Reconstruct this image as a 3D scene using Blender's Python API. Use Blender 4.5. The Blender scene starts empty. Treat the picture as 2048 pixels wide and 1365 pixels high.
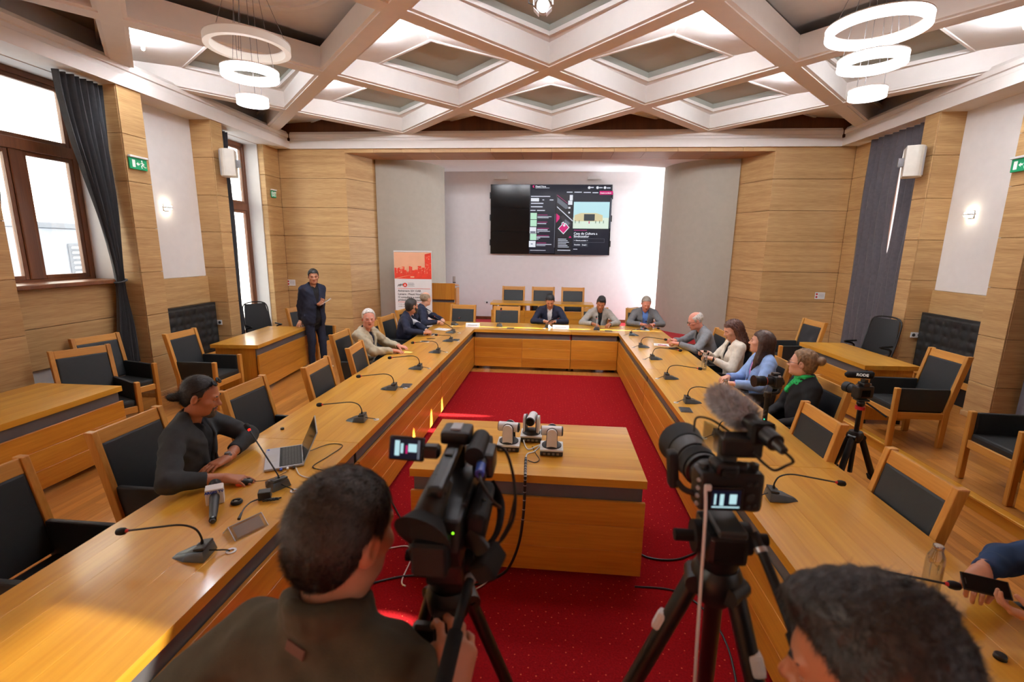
import bpy, bmesh, math, random
import numpy as np
from mathutils import Vector, Matrix, Euler
R = math.radians
random.seed(7)
S = bpy.context.scene
COL = S.collection
# ------------------------------------------------------------------ camera
EYE = Vector((0, 0, 2.24))
def cam_axes(pitch, yaw, roll):
    f = Vector((-math.sin(yaw)*math.cos(pitch), math.cos(yaw)*math.cos(pitch), -math.sin(pitch)))
    r = Vector((math.cos(yaw), math.sin(yaw), 0)); u = r.cross(f)
    return math.cos(roll)*r + math.sin(roll)*u, -math.sin(roll)*r + math.cos(roll)*u, f
cr, cu, cf = cam_axes(R(11.13), R(5.04), R(.79))
cam = bpy.data.cameras.new('camera'); co = bpy.data.objects.new('camera', cam); COL.objects.link(co)
m = Matrix((cr, cu, -cf)).transposed().to_4x4(); m.translation = EYE; co.matrix_world = m
cam.sensor_width = 36; cam.lens = 943/2048*36; cam.clip_start = .05; cam.clip_end = 300
cam.dof.use_dof = True; cam.dof.focus_distance = 6.5; cam.dof.aperture_fstop = 2.8
S.camera = co
# ------------------------------------------------------------------ light and exposure
S.view_settings.view_transform = 'Standard'; S.view_settings.look = 'None'
S.view_settings.gamma = 1; S.view_settings.exposure = -.42; S.view_settings.use_curve_mapping = False
S.cycles.max_bounces = 8; S.cycles.diffuse_bounces = 5; S.cycles.glossy_bounces = 4; S.cycles.transmission_bounces = 6
S.cycles.transparent_max_bounces = 8; S.cycles.sample_clamp_indirect = 6; S.cycles.caustics_reflective = False; S.cycles.caustics_refractive = False
w = bpy.data.worlds.new('sky'); S.world = w; w.use_nodes = True
bg = w.node_tree.nodes['Background']; bg.inputs[0].default_value = (.86, .93, 1, 1); bg.inputs[1].default_value = 4.8
def lamp(name, kind, loc, energy, col=(1, 1, 1), **k):
    d = bpy.data.lights.new(name, kind); d.energy = energy; d.color = col
    for a, v in k.items():
        if a != 'rot': setattr(d, a, v)
    o = bpy.data.objects.new(name, d); COL.objects.link(o); o.location = loc
    if 'rot' in k: o.rotation_euler = k['rot']
    return o
SUN_DIR = Vector((-1, -.012, -.418)).normalized()
sun = lamp('sun', 'SUN', (20, 6, 9), 85, (1, .93, .82), angle=R(.5)); sun.rotation_euler = SUN_DIR.to_track_quat('-Z', 'Y').to_euler()
XM = -.14
def mx(x, side): return x if side < 0 else 2*XM - x
for yy, e in ((5.4, 260), (1.8, 240), (-1.6, 160)):
    lamp('daylight', 'AREA', (-7.0, yy, 3.1), e, (.84, .92, 1), shape='RECTANGLE', size=2.5, size_y=1.5, rot=(R(90), 0, R(-90)))
lamp('daylight', 'AREA', (-7.0, 9.0, 3.1), 60, (.84, .92, 1), shape='RECTANGLE', size=2.3, size_y=1.0, rot=(R(90), 0, R(-90)))
LED = 235.0; RING = 11.0
lamp('stage_daylight', 'AREA', (3.6, 12.7, 2.3), 330, (.9, .94, 1), shape='RECTANGLE', size=.45, size_y=3.2, rot=(R(90), 0, R(100)))
# ------------------------------------------------------------------ helpers
def empty(name, loc=(0, 0, 0), rz=0, parent=None, rot=None):
    o = bpy.data.objects.new(name, None); COL.objects.link(o); o.empty_display_size = .1
    o.location = loc; o.rotation_euler = rot if rot is not None else (0, 0, rz)
    if parent: o.parent = parent
    return o
def tag(o, label=None, cat=None, group=None, kind=None):
    if label: o['label'] = label
    if cat: o['category'] = cat
    if group: o['group'] = group
    if kind: o['kind'] = kind
    return o
def thing(name, label, cat, loc=(0, 0, 0), rz=0, group=None, rot=None):
    return tag(empty(name, loc, rz, rot=rot), label, cat, group)
def copy_tree(o, parent=None):
    c = o.copy(); COL.objects.link(c)
    if parent: c.parent = parent
    for ch in o.children: copy_tree(ch, c)
    return c
class MB:
    def __init__(s, mat=None): s.b = bmesh.new(); s.M = mat or Matrix.Identity(4)
    def _add(s, tmp, M=None):
        me = bpy.data.meshes.new('t'); tmp.to_mesh(me); tmp.free()
        me.transform(s.M @ (M or Matrix.Identity(4))); s.b.from_mesh(me); bpy.data.meshes.remove(me)
        return s
    def box(s, c, d, rot=None, bev=0, seg=1):
        t = bmesh.new(); bmesh.ops.create_cube(t, size=1); bmesh.ops.scale(t, vec=d, verts=t.verts)
        if bev: bmesh.ops.bevel(t, geom=t.edges[:], offset=bev, segments=seg, profile=.6, affect='EDGES', clamp_overlap=True)
        M = Matrix.Translation(c)
        if rot is not None: M = M @ (rot.to_4x4() if hasattr(rot, 'to_4x4') else Euler(rot).to_matrix().to_4x4())
        return s._add(t, M)
    def bx(s, x0, x1, y0, y1, z0, z1, bev=0, seg=1):
        return s.box(((x0+x1)/2, (y0+y1)/2, (z0+z1)/2), (abs(x1-x0), abs(y1-y0), abs(z1-z0)), None, bev, seg)
    def tube(s, pts, r, n=8, caps=True, flat=None):
        pts = [Vector(p) for p in pts]; k = len(pts); rr = r if isinstance(r, (list, tuple)) else [r]*k
        t = bmesh.new(); rings = []; up = None
        for i, p in enumerate(pts):
            d = (pts[min(i+1, k-1)]-pts[max(i-1, 0)]).normalized()
            if up is None: up = d.orthogonal().normalized()
            up = (up-d*up.dot(d)); up = up.normalized() if up.length > 1e-6 else d.orthogonal().normalized()
            q = d.cross(up)
            rings.append([t.verts.new(p+(up*math.cos(a)+q*math.sin(a)*(flat or 1))*rr[i]) for a in [2*math.pi*j/n for j in range(n)]])
        for A, B in zip(rings, rings[1:]):
            for j in range(n): t.faces.new((A[j], A[(j+1) % n], B[(j+1) % n], B[j]))
        if caps: t.faces.new(rings[0][::-1]); t.faces.new(rings[-1])
        return s._add(t)
    def cyl(s, a, b, r0, r1=None, n=20): return s.tube([a, b], [r0, r0 if r1 is None else r1], n)
    def lathe(s, prof, c=(0, 0, 0), axis=(0, 0, 1), n=24, closed=False, M=None):
        t = bmesh.new(); rings = []
        for r_, z in prof:
            rings.append([t.verts.new((r_*math.cos(a), r_*math.sin(a), z)) for a in [2*math.pi*j/n for j in range(n)]])
        prs = list(zip(rings, rings[1:])) + ([(rings[-1], rings[0])] if closed else [])
        for A, B in prs:
            for j in range(n): t.faces.new((A[j], A[(j+1) % n], B[(j+1) % n], B[j]))
        if not closed:
            if prof[0][0] > 1e-4: t.faces.new(rings[0][::-1])
            if prof[-1][0] > 1e-4: t.faces.new(rings[-1])
        bmesh.ops.remove_doubles(t, verts=t.verts, dist=1e-6)
        bmesh.ops.recalc_face_normals(t, faces=t.faces)
        q = Vector((0, 0, 1)).rotation_difference(Vector(axis)).to_matrix().to_4x4()
        return s._add(t, Matrix.Translation(c) @ q @ (M or Matrix.Identity(4)))
    def ball(s, c, r, n=12, rot=None):
        t = bmesh.new(); bmesh.ops.create_uvsphere(t, u_segments=n, v_segments=max(6, n*2//3), radius=1)
        r = (r, r, r) if not hasattr(r, '__len__') else r
        M = Matrix.Translation(c)
        if rot is not None: M = M @ (rot.to_4x4() if hasattr(rot, 'to_4x4') else Euler(rot).to_matrix().to_4x4())
        return s._add(t, M @ Matrix.Diagonal((*r, 1)))
    def prism(s, pts, v, bev=0):
        t = bmesh.new(); v = Vector(v)
        a = [t.verts.new(p) for p in pts]; b = [t.verts.new(Vector(p)+v) for p in pts]; n = len(a)
        t.faces.new(a[::-1]); t.faces.new(b)
        for i in range(n): t.faces.new((a[i], a[(i+1) % n], b[(i+1) % n], b[i]))
        bmesh.ops.recalc_face_normals(t, faces=t.faces)
        if bev: bmesh.ops.bevel(t, geom=t.edges[:], offset=bev, segments=2, profile=.6, affect='EDGES', clamp_overlap=True)
        return s._add(t)
    def grid(s, rows, thick=0):
        t = bmesh.new(); V = [[t.verts.new(p) for p in r] for r in rows]
        for A, B in zip(V, V[1:]):
            for j in range(len(A)-1): t.faces.new((A[j], A[j+1], B[j+1], B[j]))
        if thick: bmesh.ops.recalc_face_normals(t, faces=t.faces); bmesh.ops.solidify(t, geom=t.faces[:], thickness=thick)
        return s._add(t)
    def quad(s, *p):
        t = bmesh.new(); t.faces.new([t.verts.new(q) for q in p]); return s._add(t)
    def mesh(s, name, mat, smooth=False):
        me = bpy.data.meshes.new(name); s.b.to_mesh(me); s.b.free()
        if smooth:
            me.polygons.foreach_set('use_smooth', [True]*len(me.polygons))
            me.set_sharp_from_angle(angle=R(38))
        for mm in (mat if isinstance(mat, (list, tuple)) else [mat]): me.materials.append(mm)
        return me
    def obj(s, name, mat, parent=None, smooth=False, loc=None, rz=None):
        o = bpy.data.objects.new(name, s.mesh(name, mat, smooth)); COL.objects.link(o)
        if parent: o.parent = parent
        if loc is not None: o.location = loc
        if rz is not None: o.rotation_euler = (0, 0, rz)
        return o
def inst(name, me, parent=None, loc=(0, 0, 0), rz=0, rot=None, scale=None):
    o = bpy.data.objects.new(name, me); COL.objects.link(o); o.location = loc; o.rotation_euler = rot if rot is not None else (0, 0, rz)
    if parent: o.parent = parent
    if scale: o.scale = scale
    return o
def struct(name, parts=True):
    return tag(empty(name), kind='structure')
def spline(pts, n=8):
    P = [Vector(p) for p in pts]; out = []
    for i in range(len(P)-1):
        a, b, c, d = P[max(i-1, 0)], P[i], P[i+1], P[min(i+2, len(P)-1)]
        for k in range(n):
            t = k/n; out.append(.5*((2*b)+(c-a)*t+(2*a-5*b+4*c-d)*t*t+(3*b-a-3*c+d)*t**3))
    return out+[P[-1]]
def text(name, body, size, mat, parent, M, align='LEFT', ext=.0008, bold=0):
    cu_ = bpy.data.curves.new(name, 'FONT'); cu_.body = body; cu_.size = size; cu_.align_x = align; cu_.extrude = ext; cu_.resolution_u = 2; cu_.offset = bold
    o = bpy.data.objects.new(name, cu_); COL.objects.link(o); dg = bpy.context.evaluated_depsgraph_get(); dg.update()
    me = bpy.data.meshes.new_from_object(o.evaluated_get(dg)); bpy.data.objects.remove(o); bpy.data.curves.remove(cu_)
    me.materials.clear(); me.materials.append(mat)
    o = bpy.data.objects.new(name, me); COL.objects.link(o); o.parent = parent; o.matrix_local = M
    return o
# ------------------------------------------------------------------ materials
MATS = {}
def nt(name):
    m = bpy.data.materials.new(name); m.use_nodes = True; t = m.node_tree; return m, t, t.nodes['Principled BSDF']
def lin(c): return tuple(((x/255) <= .04045 and x/255/12.92 or ((x/255+.055)/1.055)**2.4) for x in c)
def pm(name, c, rough=.5, metal=0, var=.06, scale=8, bump=0, spec=.5, emit=0, coat=0, sheen=0, bscale=None):
    """plain material, colour in sRGB 0-255, with a little noise in colour and relief"""
    m, t, b = nt(name); c = lin(c); N = t.nodes; L = t.links
    b.inputs['Roughness'].default_value = rough; b.inputs['Metallic'].default_value = metal; b.inputs['Specular IOR Level'].default_value = spec
    if coat: b.inputs['Coat Weight'].default_value = coat; b.inputs['Coat Roughness'].default_value = .15
    if sheen: b.inputs['Sheen Weight'].default_value = sheen
    tc = N.new('ShaderNodeTexCoord'); no = N.new('ShaderNodeTexNoise'); no.inputs['Scale'].default_value = scale; no.inputs['Detail'].default_value = 3
    L.new(tc.outputs['Object'], no.inputs['Vector'])
    rp = N.new('ShaderNodeValToRGB'); L.new(no.outputs['Fac'], rp.inputs['Fac'])
    rp.color_ramp.elements[0].position = .3; rp.color_ramp.elements[1].position = .7
    rp.color_ramp.elements[0].color = (*[x*(1-var) for x in c], 1); rp.color_ramp.elements[1].color = (*[min(1, x*(1+var)) for x in c], 1)
    L.new(rp.outputs['Color'], b.inputs['Base Color'])
    if bump:
        n2 = N.new('ShaderNodeTexNoise'); n2.inputs['Scale'].default_value = bscale or scale*12; n2.inputs['Detail'].default_value = 2; L.new(tc.outputs['Object'], n2.inputs['Vector'])
        bp = N.new('ShaderNodeBump'); bp.inputs['Strength'].default_value = bump; bp.inputs['Distance'].default_value = .004
        L.new(n2.outputs['Fac'], bp.inputs['Height']); L.new(bp.outputs['Normal'], b.inputs['Normal'])
    if emit: b.inputs['Emission Color'].default_value = (*c, 1); b.inputs['Emission Strength'].default_value = emit
    MATS[name] = m; return m
def wood(name, c0, c1, axis=1, scale=14, rough=.35, stretch=.06, coat=0, knots=0, piece=.12, fine=.35, spec=.5):
    m, t, b = nt(name); N = t.nodes; L = t.links; c0, c1 = lin(c0), lin(c1)
    b.inputs['Roughness'].default_value = rough; b.inputs['Specular IOR Level'].default_value = spec
    if coat: b.inputs['Coat Weight'].default_value = coat; b.inputs['Coat Roughness'].default_value = .12
    tc = N.new('ShaderNodeTexCoord'); oi = N.new('ShaderNodeObjectInfo'); mp = N.new('ShaderNodeMapping')
    sc = [1, 1, 1]; sc[axis] = stretch; mp.inputs['Scale'].default_value = sc
    ad = N.new('ShaderNodeVectorMath'); ad.operation = 'ADD'; ml = N.new('ShaderNodeVectorMath'); ml.operation = 'SCALE'; ml.inputs['Scale'].default_value = 1
    cb = N.new('ShaderNodeCombineXYZ'); mu = N.new('ShaderNodeMath'); mu.operation = 'MULTIPLY'; mu.inputs[1].default_value = 37
    L.new(oi.outputs['Random'], mu.inputs[0])
    for i in range(3): L.new(mu.outputs[0], cb.inputs[i])
    L.new(tc.outputs['Object'], ad.inputs[0]); L.new(cb.outputs[0], ad.inputs[1]); L.new(ad.outputs[0], mp.inputs['Vector'])
    n1 = N.new('ShaderNodeTexNoise'); n1.inputs['Scale'].default_value = scale*.35; n1.inputs['Detail'].default_value = 4; n1.inputs['Distortion'].default_value = .6
    n2 = N.new('ShaderNodeTexNoise'); n2.inputs['Scale'].default_value = scale*4; n2.inputs['Detail'].default_value = 3
    L.new(mp.outputs[0], n1.inputs['Vector']); L.new(mp.outputs[0], n2.inputs['Vector'])
    mxn = N.new('ShaderNodeMix'); mxn.inputs[0].default_value = fine
    L.new(n1.outputs['Fac'], mxn.inputs[2]); L.new(n2.outputs['Fac'], mxn.inputs[3])
    rp = N.new('ShaderNodeValToRGB'); L.new(mxn.outputs[0], rp.inputs['Fac'])
    rp.color_ramp.elements[0].position = .32; rp.color_ramp.elements[1].position = .66
    rp.color_ramp.elements[0].color = (*c1, 1); rp.color_ramp.elements[1].color = (*c0, 1)
    hs = N.new('ShaderNodeHueSaturation'); mr = N.new('ShaderNodeMapRange'); mr.inputs[3].default_value = 1-piece; mr.inputs[4].default_value = 1+piece
    L.new(oi.outputs['Random'], mr.inputs[0]); L.new(mr.outputs[0], hs.inputs['Value']); L.new(rp.outputs[0], hs.inputs['Color'])
    out = hs.outputs[0]
    if knots:
        vo = N.new('ShaderNodeTexVoronoi'); vo.inputs['Scale'].default_value = knots; vo.inputs['Randomness'].default_value = 1
        mp2 = N.new('ShaderNodeMapping'); s2 = [1, 1, 1]; s2[axis] = .45; mp2.inputs['Scale'].default_value = s2
        L.new(ad.outputs[0], mp2.inputs[0]); L.new(mp2.outputs[0], vo.inputs['Vector'])
        kr = N.new('ShaderNodeValToRGB'); kr.color_ramp.elements[0].position = .02; kr.color_ramp.elements[1].position = .075
        kr.color_ramp.elements[0].color = (.3, .2, .15, 1); kr.color_ramp.elements[1].color = (1, 1, 1, 1)
        L.new(vo.outputs['Distance'], kr.inputs[0])
        mm = N.new('ShaderNodeMix'); mm.data_type = 'RGBA'; mm.blend_type = 'MULTIPLY'; mm.inputs[0].default_value = .8
        L.new(out, mm.inputs[6]); L.new(kr.outputs[0], mm.inputs[7]); out = mm.outputs[2]
    L.new(out, b.inputs['Base Color'])
    bp = N.new('ShaderNodeBump'); bp.inputs['Strength'].default_value = .06; bp.inputs['Distance'].default_value = .003
    L.new(mxn.outputs[0], bp.inputs['Height']); L.new(bp.outputs[0], b.inputs['Normal'])
    MATS[name] = m; return m
def emi(name, c, s):
    m, t, b = nt(name); b.inputs['Base Color'].default_value = (*[v*(.08 if name.startswith('scr') else 1) for v in lin(c)], 1); b.inputs['Specular IOR Level'].default_value = .25; b.inputs['Emission Color'].default_value = (*lin(c), 1); b.inputs['Emission Strength'].default_value = s
    b.inputs['Roughness'].default_value = .4; MATS[name] = m; return m
def glass(name, tint=(1, 1, 1), mixf=.12, rough=.02):
    m, t, b = nt(name); N = t.nodes; L = t.links
    tr = N.new('ShaderNodeBsdfTransparent'); tr.inputs[0].default_value = (*tint, 1); gl = N.new('ShaderNodeBsdfGlossy'); gl.inputs['Roughness'].default_value = rough
    fr = N.new('ShaderNodeLayerWeight'); fr.inputs[0].default_value = .3; mr = N.new('ShaderNodeMapRange'); mr.inputs[3].default_value = mixf*.4; mr.inputs[4].default_value = min(1, mixf*4)
    mi = N.new('ShaderNodeMixShader'); L.new(fr.outputs['Facing'], mr.inputs[0]); L.new(mr.outputs[0], mi.inputs[0]); L.new(tr.outputs[0], mi.inputs[1]); L.new(gl.outputs[0], mi.inputs[2])
    L.new(mi.outputs[0], t.nodes['Material Output'].inputs[0]); MATS[name] = m; return m
OAK = dict(c0=(222, 166, 60), c1=(194, 132, 36))
for ax, nm in ((0, 'x'), (1, 'y'), (2, 'z')):
    wood('oak_'+nm, **OAK, axis=ax, coat=.5, rough=.3, knots=1.1, piece=.035, fine=.25, stretch=.045)
    wood('panel_'+nm, (212, 148, 52), (178, 108, 28), axis=ax, coat=.2, rough=.34, knots=2.2)
    wood('chair_'+nm, (212, 154, 74), (182, 120, 46), axis=ax, rough=.4, scale=22)
    wood('veneer_'+nm, (204, 168, 116), (164, 124, 76), axis=ax, rough=.5, scale=34, stretch=.035, piece=.05, fine=.55)
wood('floor_y', (200, 138, 66), (158, 96, 40), axis=1, rough=.28, scale=18, coat=.2, piece=.2)
wood('floor_stuff', (194, 132, 62), (160, 98, 42), axis=1, rough=.3, scale=18, coat=.2, piece=.03)
wood('brown_frame', (122, 72, 38), (88, 48, 24), axis=2, rough=.4)
wood('soffit', (176, 132, 92), (150, 106, 70), axis=0, rough=.5, scale=20)
pm('white', (232, 228, 222), .7, var=.02); pm('crown', (236, 231, 225), .55, var=.015); pm('plaster', (228, 224, 220), .8, var=.02)
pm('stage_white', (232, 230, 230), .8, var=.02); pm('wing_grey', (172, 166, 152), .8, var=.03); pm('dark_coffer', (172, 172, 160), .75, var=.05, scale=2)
pm('cream', (226, 222, 210), .5); pm('sash_grey', (150, 152, 156), .4)
pm('leather', (27, 31, 33), .55, var=.12, scale=30, bump=.12); pm('leather_dark', (21, 24, 25), .55, var=.12, scale=30, bump=.12)
pm('black', (11, 11, 12), .42); pm('black_gloss', (8, 8, 9), .12, spec=.22); pm('black_matt', (13, 13, 14), .62, spec=.35); pm('dark_grey', (42, 44, 46), .45); pm('rubber', (14, 14, 14), .75, spec=.3)
pm('mic_grey', (92, 98, 102), .32, metal=.7); pm('metal_grey', (128, 128, 130), .38, metal=.7); pm('chrome', (200, 200, 205), .15, metal=1); pm('silver', (186, 188, 192), .32, metal=.6)
pm('strip_grey', (104, 104, 106), .45, metal=.3); pm('paper', (236, 236, 234), .7, var=.01); pm('plastic_white', (226, 228, 228), .4); pm('plastic_grey', (186, 190, 196), .35)
pm('red', (190, 24, 34), .5); pm('green_sign', (18, 140, 92), .4, emit=.25); pm('sign_white', (235, 240, 236), .5, emit=.3); pm('blue', (40, 84, 190), .4)
pm('stage_red', (166, 24, 34), .95, var=.1, scale=40); pm('orange', (220, 84, 40), .5)
pm('curtain_violet', (84, 80, 86), .85, var=.12, scale=20, sheen=.2); pm('curtain', (52, 54, 58), .85, var=.12, scale=20, sheen=.2); pm('radiator', (190, 192, 192), .5)
emi('led', (244, 247, 255), LED); emi('ring', (255, 250, 252), RING); emi('ring_dim', (240, 236, 226), .22); emi('sconce_glow', (255, 240, 214), 60)
emi('lcd', (200, 220, 250), 1.0); emi('tally', (150, 255, 40), 4); emi('mic_red', (255, 40, 30), 2.5); emi('teal_led', (40, 255, 190), 3)
glass('glass', (.97, .98, .98), .1); glass('bottle_glass', (.97, .985, .985), .42, .02); glass('acrylic', (.86, .86, .82), .4, .08)
def carpet_mat():
    m, t, b = nt('carpet'); N = t.nodes; L = t.links; b.inputs['Roughness'].default_value = 1; b.inputs['Specular IOR Level'].default_value = .1; 
    tc = N.new('ShaderNodeTexCoord'); mp = N.new('ShaderNodeMapping'); mp.inputs['Scale'].default_value = (17, 17, 0); mp.inputs['Rotation'].default_value = (0, 0, R(45))
    L.new(tc.outputs['Object'], mp.inputs[0]); vo = N.new('ShaderNodeTexVoronoi'); vo.inputs['Scale'].default_value = 1; vo.inputs['Randomness'].default_value = .12; L.new(mp.outputs[0], vo.inputs['Vector'])
    rp = N.new('ShaderNodeValToRGB'); rp.color_ramp.elements[0].position = .07; rp.color_ramp.elements[0].color = (.62, .30, .10, 1); rp.color_ramp.elements[1].position = .1; rp.color_ramp.elements[1].color = (1, 1, 1, 1)
    L.new(vo.outputs['Distance'], rp.inputs[0])
    no = N.new('ShaderNodeTexNoise'); no.inputs['Scale'].default_value = 90; no.inputs['Detail'].default_value = 3; L.new(tc.outputs['Object'], no.inputs['Vector'])
    cr_ = N.new('ShaderNodeValToRGB'); cr_.color_ramp.elements[0].color = (*lin((98, 6, 12)), 1); cr_.color_ramp.elements[1].color = (*lin((156, 18, 24)), 1); L.new(no.outputs['Fac'], cr_.inputs[0])
    dots = N.new('ShaderNodeMath'); dots.operation = 'LESS_THAN'; dots.inputs[1].default_value = .072; L.new(vo.outputs['Distance'], dots.inputs[0])
    mi = N.new('ShaderNodeMix'); mi.data_type = 'RGBA'; L.new(dots.outputs[0], mi.inputs[0]); L.new(cr_.outputs[0], mi.inputs[6]); mi.inputs[7].default_value = (*lin((200, 88, 62)), 1)
    L.new(mi.outputs[2], b.inputs['Base Color'])
    bp = N.new('ShaderNodeBump'); bp.inputs['Strength'].default_value = .5; bp.inputs['Distance'].default_value = .006; L.new(no.outputs['Fac'], bp.inputs['Height']); L.new(bp.outputs[0], b.inputs['Normal'])
    MATS['carpet'] = m
carpet_mat()
MT = MATS
# ================================================================== ROOM
for o in [o for o in COL.objects if o.name.startswith('daylight')]: o.data.cycles.is_portal = True
ZC = 4.28                                                   # underside of the cornice
# ---- floor: boards as parts, the far rest joined
fl = struct('floor')
MB().bx(-6.3, 3.82, -3.6, 10.6, -.2, -.012).bx(3.82, 6.1, -3.6, 10.6, -.2, .108).obj('subfloor', MT['floor_stuff'], fl)
MB().bx(3.80, 3.82, -3.6, 10.6, -.1, .095).obj('step_riser', MT['oak_y'], fl)
MB().bx(3.775, 3.86, -3.6, 10.6, .095, .121, .006).obj('step_nosing', MT['oak_y'], fl)
rng = random.Random(3); lens = (.9, 1.15, 1.4); BW = .09
pl_me = [MB().bx(-BW/2+.0007, BW/2-.0007, -l/2+.0007, l/2-.0007, -.012, 0).mesh('plank', MT['floor_y']) for l in lens]
spots = []
for x0, x1, z, ya in ((-6.2, -2.0, 0, 1.0), (1.9, 3.78, 0, 1.6), (3.86, 5.9, .12, 1.0), (-1.6, 1.35, 0, 8.28)):
    for i in range(int((x1-x0)/BW)):
        y = ya-rng.random()*.9
        while y < 10.3:
            k = rng.randrange(3); y += lens[k]
            spots.append((x0+BW*(i+.5), y-lens[k]/2, z, k))
def board_seen(s):
    x, y, z, k = s
    if y < .6 or (x < 0 and -2.2 < x) or (0 < x < 2.0): return 99
    d = math.hypot(x, y); 
    if abs(x)/max(y, .1) > 1.35: return 90
    if -5.3 < x < -4.4 and (y < 4.4 or 6.3 < y < 8.3): return 95
    if x < -2.3 and y < 2.5: return 80
    return d
spots.sort(key=board_seen)
for s in spots[:290]: inst('plank', pl_me[s[3]], fl, s[:3])
mb = MB()
for x, y, z, k in spots[290:]:
    l = lens[k]; mb.bx(x-BW/2+.0007, x+BW/2-.0007, y-l/2+.0007, y+l/2-.0007, z-.012, z) if abs(x) < 6.2 else 0
tag(mb.obj('plank_rest', MT['floor_stuff'], fl), kind='stuff')
tag(MB().bx(-1.62, 1.34, -3.2, 8.28, 0, .010).obj('carpet', MT['carpet']), 'deep red carpet with tiny pale dots filling the space between the tables', 'carpet')
# ---- wooden wall boards in courses of .615
PITCH = .615
def courses(z0=0.0, z1=4.3):
    zs = [z0]+[4.295-PITCH*k for k in range(8, -1, -1) if z0+.05 < 4.295-PITCH*k < z1-.05]+[z1]
    return list(zip(zs, zs[1:]))
def boards(parent, P, Q, thick, z0=0., z1=4.3, mat='veneer_x'):
    """boards on the vertical face from P to Q (plan points); thick goes to the right of P->Q"""
    P, Q = Vector((*P, 0)), Vector((*Q, 0)); d = Q-P; l = d.length; ang = math.atan2(d.y, d.x)
    for a, b in courses(z0, z1):
        h = b-a-.007
        o = MB().box((0, -thick/2, 0), (l-.004, thick, h), bev=.0025).obj('panel', MT[mat], parent)
        o.location = ((P+Q)/2)+Vector((0, 0, (a+b)/2)); o.rotation_euler = (0, 0, ang)
def prism_z(mb, pts, z0, z1): mb.prism([(x, y, z0) for x, y in pts], (0, 0, z1-z0))
BAYS = ((8.2, 9.8), (4.62, 6.2), (1.04, 2.62), (-2.54, -.96))
PIL = ((6.2, 6.58), (7.92, 8.2), (4.25, 4.62), (2.62, 3.0), (.66, 1.04))
for side, nm in ((-1, 'left'), (1, 'right')):
    X = lambda x, s=side: mx(x, s)
    W = struct('wall_'+nm)
    mb = MB(); edges = sorted(BAYS); y = -3.6
    for a, b in edges:                                       # masonry between and around the windows
        mb.bx(X(-6.2), X(-6.62), y, a+.02, 0, 5.2); sill = .55 if a > 8 else 1.70
        mb.bx(X(-6.2), X(-6.62), a+.02, b-.02, 0, sill); mb.bx(X(-6.2), X(-6.62), a+.02, b-.02, 4.27, 5.2); y = b-.02
    mb.bx(X(-6.2), X(-6.62), y, 10.6, 0, 5.2)
    mb.obj('masonry', MT['plaster'], W)
    for y0, y1 in PIL:                                       # pilasters clad in boards
        x = X(-5.8); xb = X(-6.2); t = .018
        MB().bx(X(-5.82), xb, y0+t, y1-t, 0, 4.3).obj('pilaster_core', MT['veneer_z'], W)
        if side < 0: boards(W, (x, y0), (x, y1), -t, mat='veneer_x'); boards(W, (xb, y0), (x-t, y0), -t); boards(W, (x-t, y1), (xb, y1), -t)
        else: boards(W, (x, y1), (x, y0), -t, mat='veneer_x'); boards(W, (x+t, y0), (xb, y0), -t); boards(W, (xb, y1), (x+t, y1), -t)
    t = .1
    P3 = [(X(-6.08), 9.8), (X(-6.08), 10.35)]
    MB().bx(X(-6.1), X(-6.2), 9.82, 10.35, 0, 4.3).obj('pilaster_core', MT['veneer_z'], W)
    boards(W, P3[0], P3[1], -.018) if side < 0 else boards(W, P3[1], P3[0], -.018)
    boards(W, (X(-6.2), 9.8), (X(-6.09), 9.8), -.018) if side < 0 else boards(W, (X(-6.09), 9.8), (X(-6.2), 9.8), -.018)
    for y0, y1 in ((6.58, 7.92), (3.0, 4.25)):               # white fields over a boarded dado
        MB().bx(X(-6.2), X(-6.17), y0, y1, 1.69, 4.29, .004).obj('plaster_field', MT['plaster'], W)
        P, Q = (X(-6.14), y0), (X(-6.14), y1)
        boards(W, P, Q, -.05, 0, 1.69) if side < 0 else boards(W, Q, P, -.05, 0, 1.69)
    for a, b in BAYS[1:]:                                    # parapets below the windows
        P, Q = (X(-6.13), a), (X(-6.13), b)
        boards(W, P, Q, -.05, .72, 1.69) if side < 0 else boards(W, Q, P, -.05, .72, 1.69)
        MB().bx(X(-6.2), X(-6.19), a, b, 0, .72).obj('niche_back', MT['radiator'], W)
    mb = MB()                                                # plinth
    for y0, y1 in PIL: mb.bx(X(-5.785), X(-6.1), y0-.012, y1+.012, 0 if side < 0 else .12, .07 if side < 0 else .19, .004)
    mb.obj('plinth', MT['veneer_y'], W)
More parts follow.
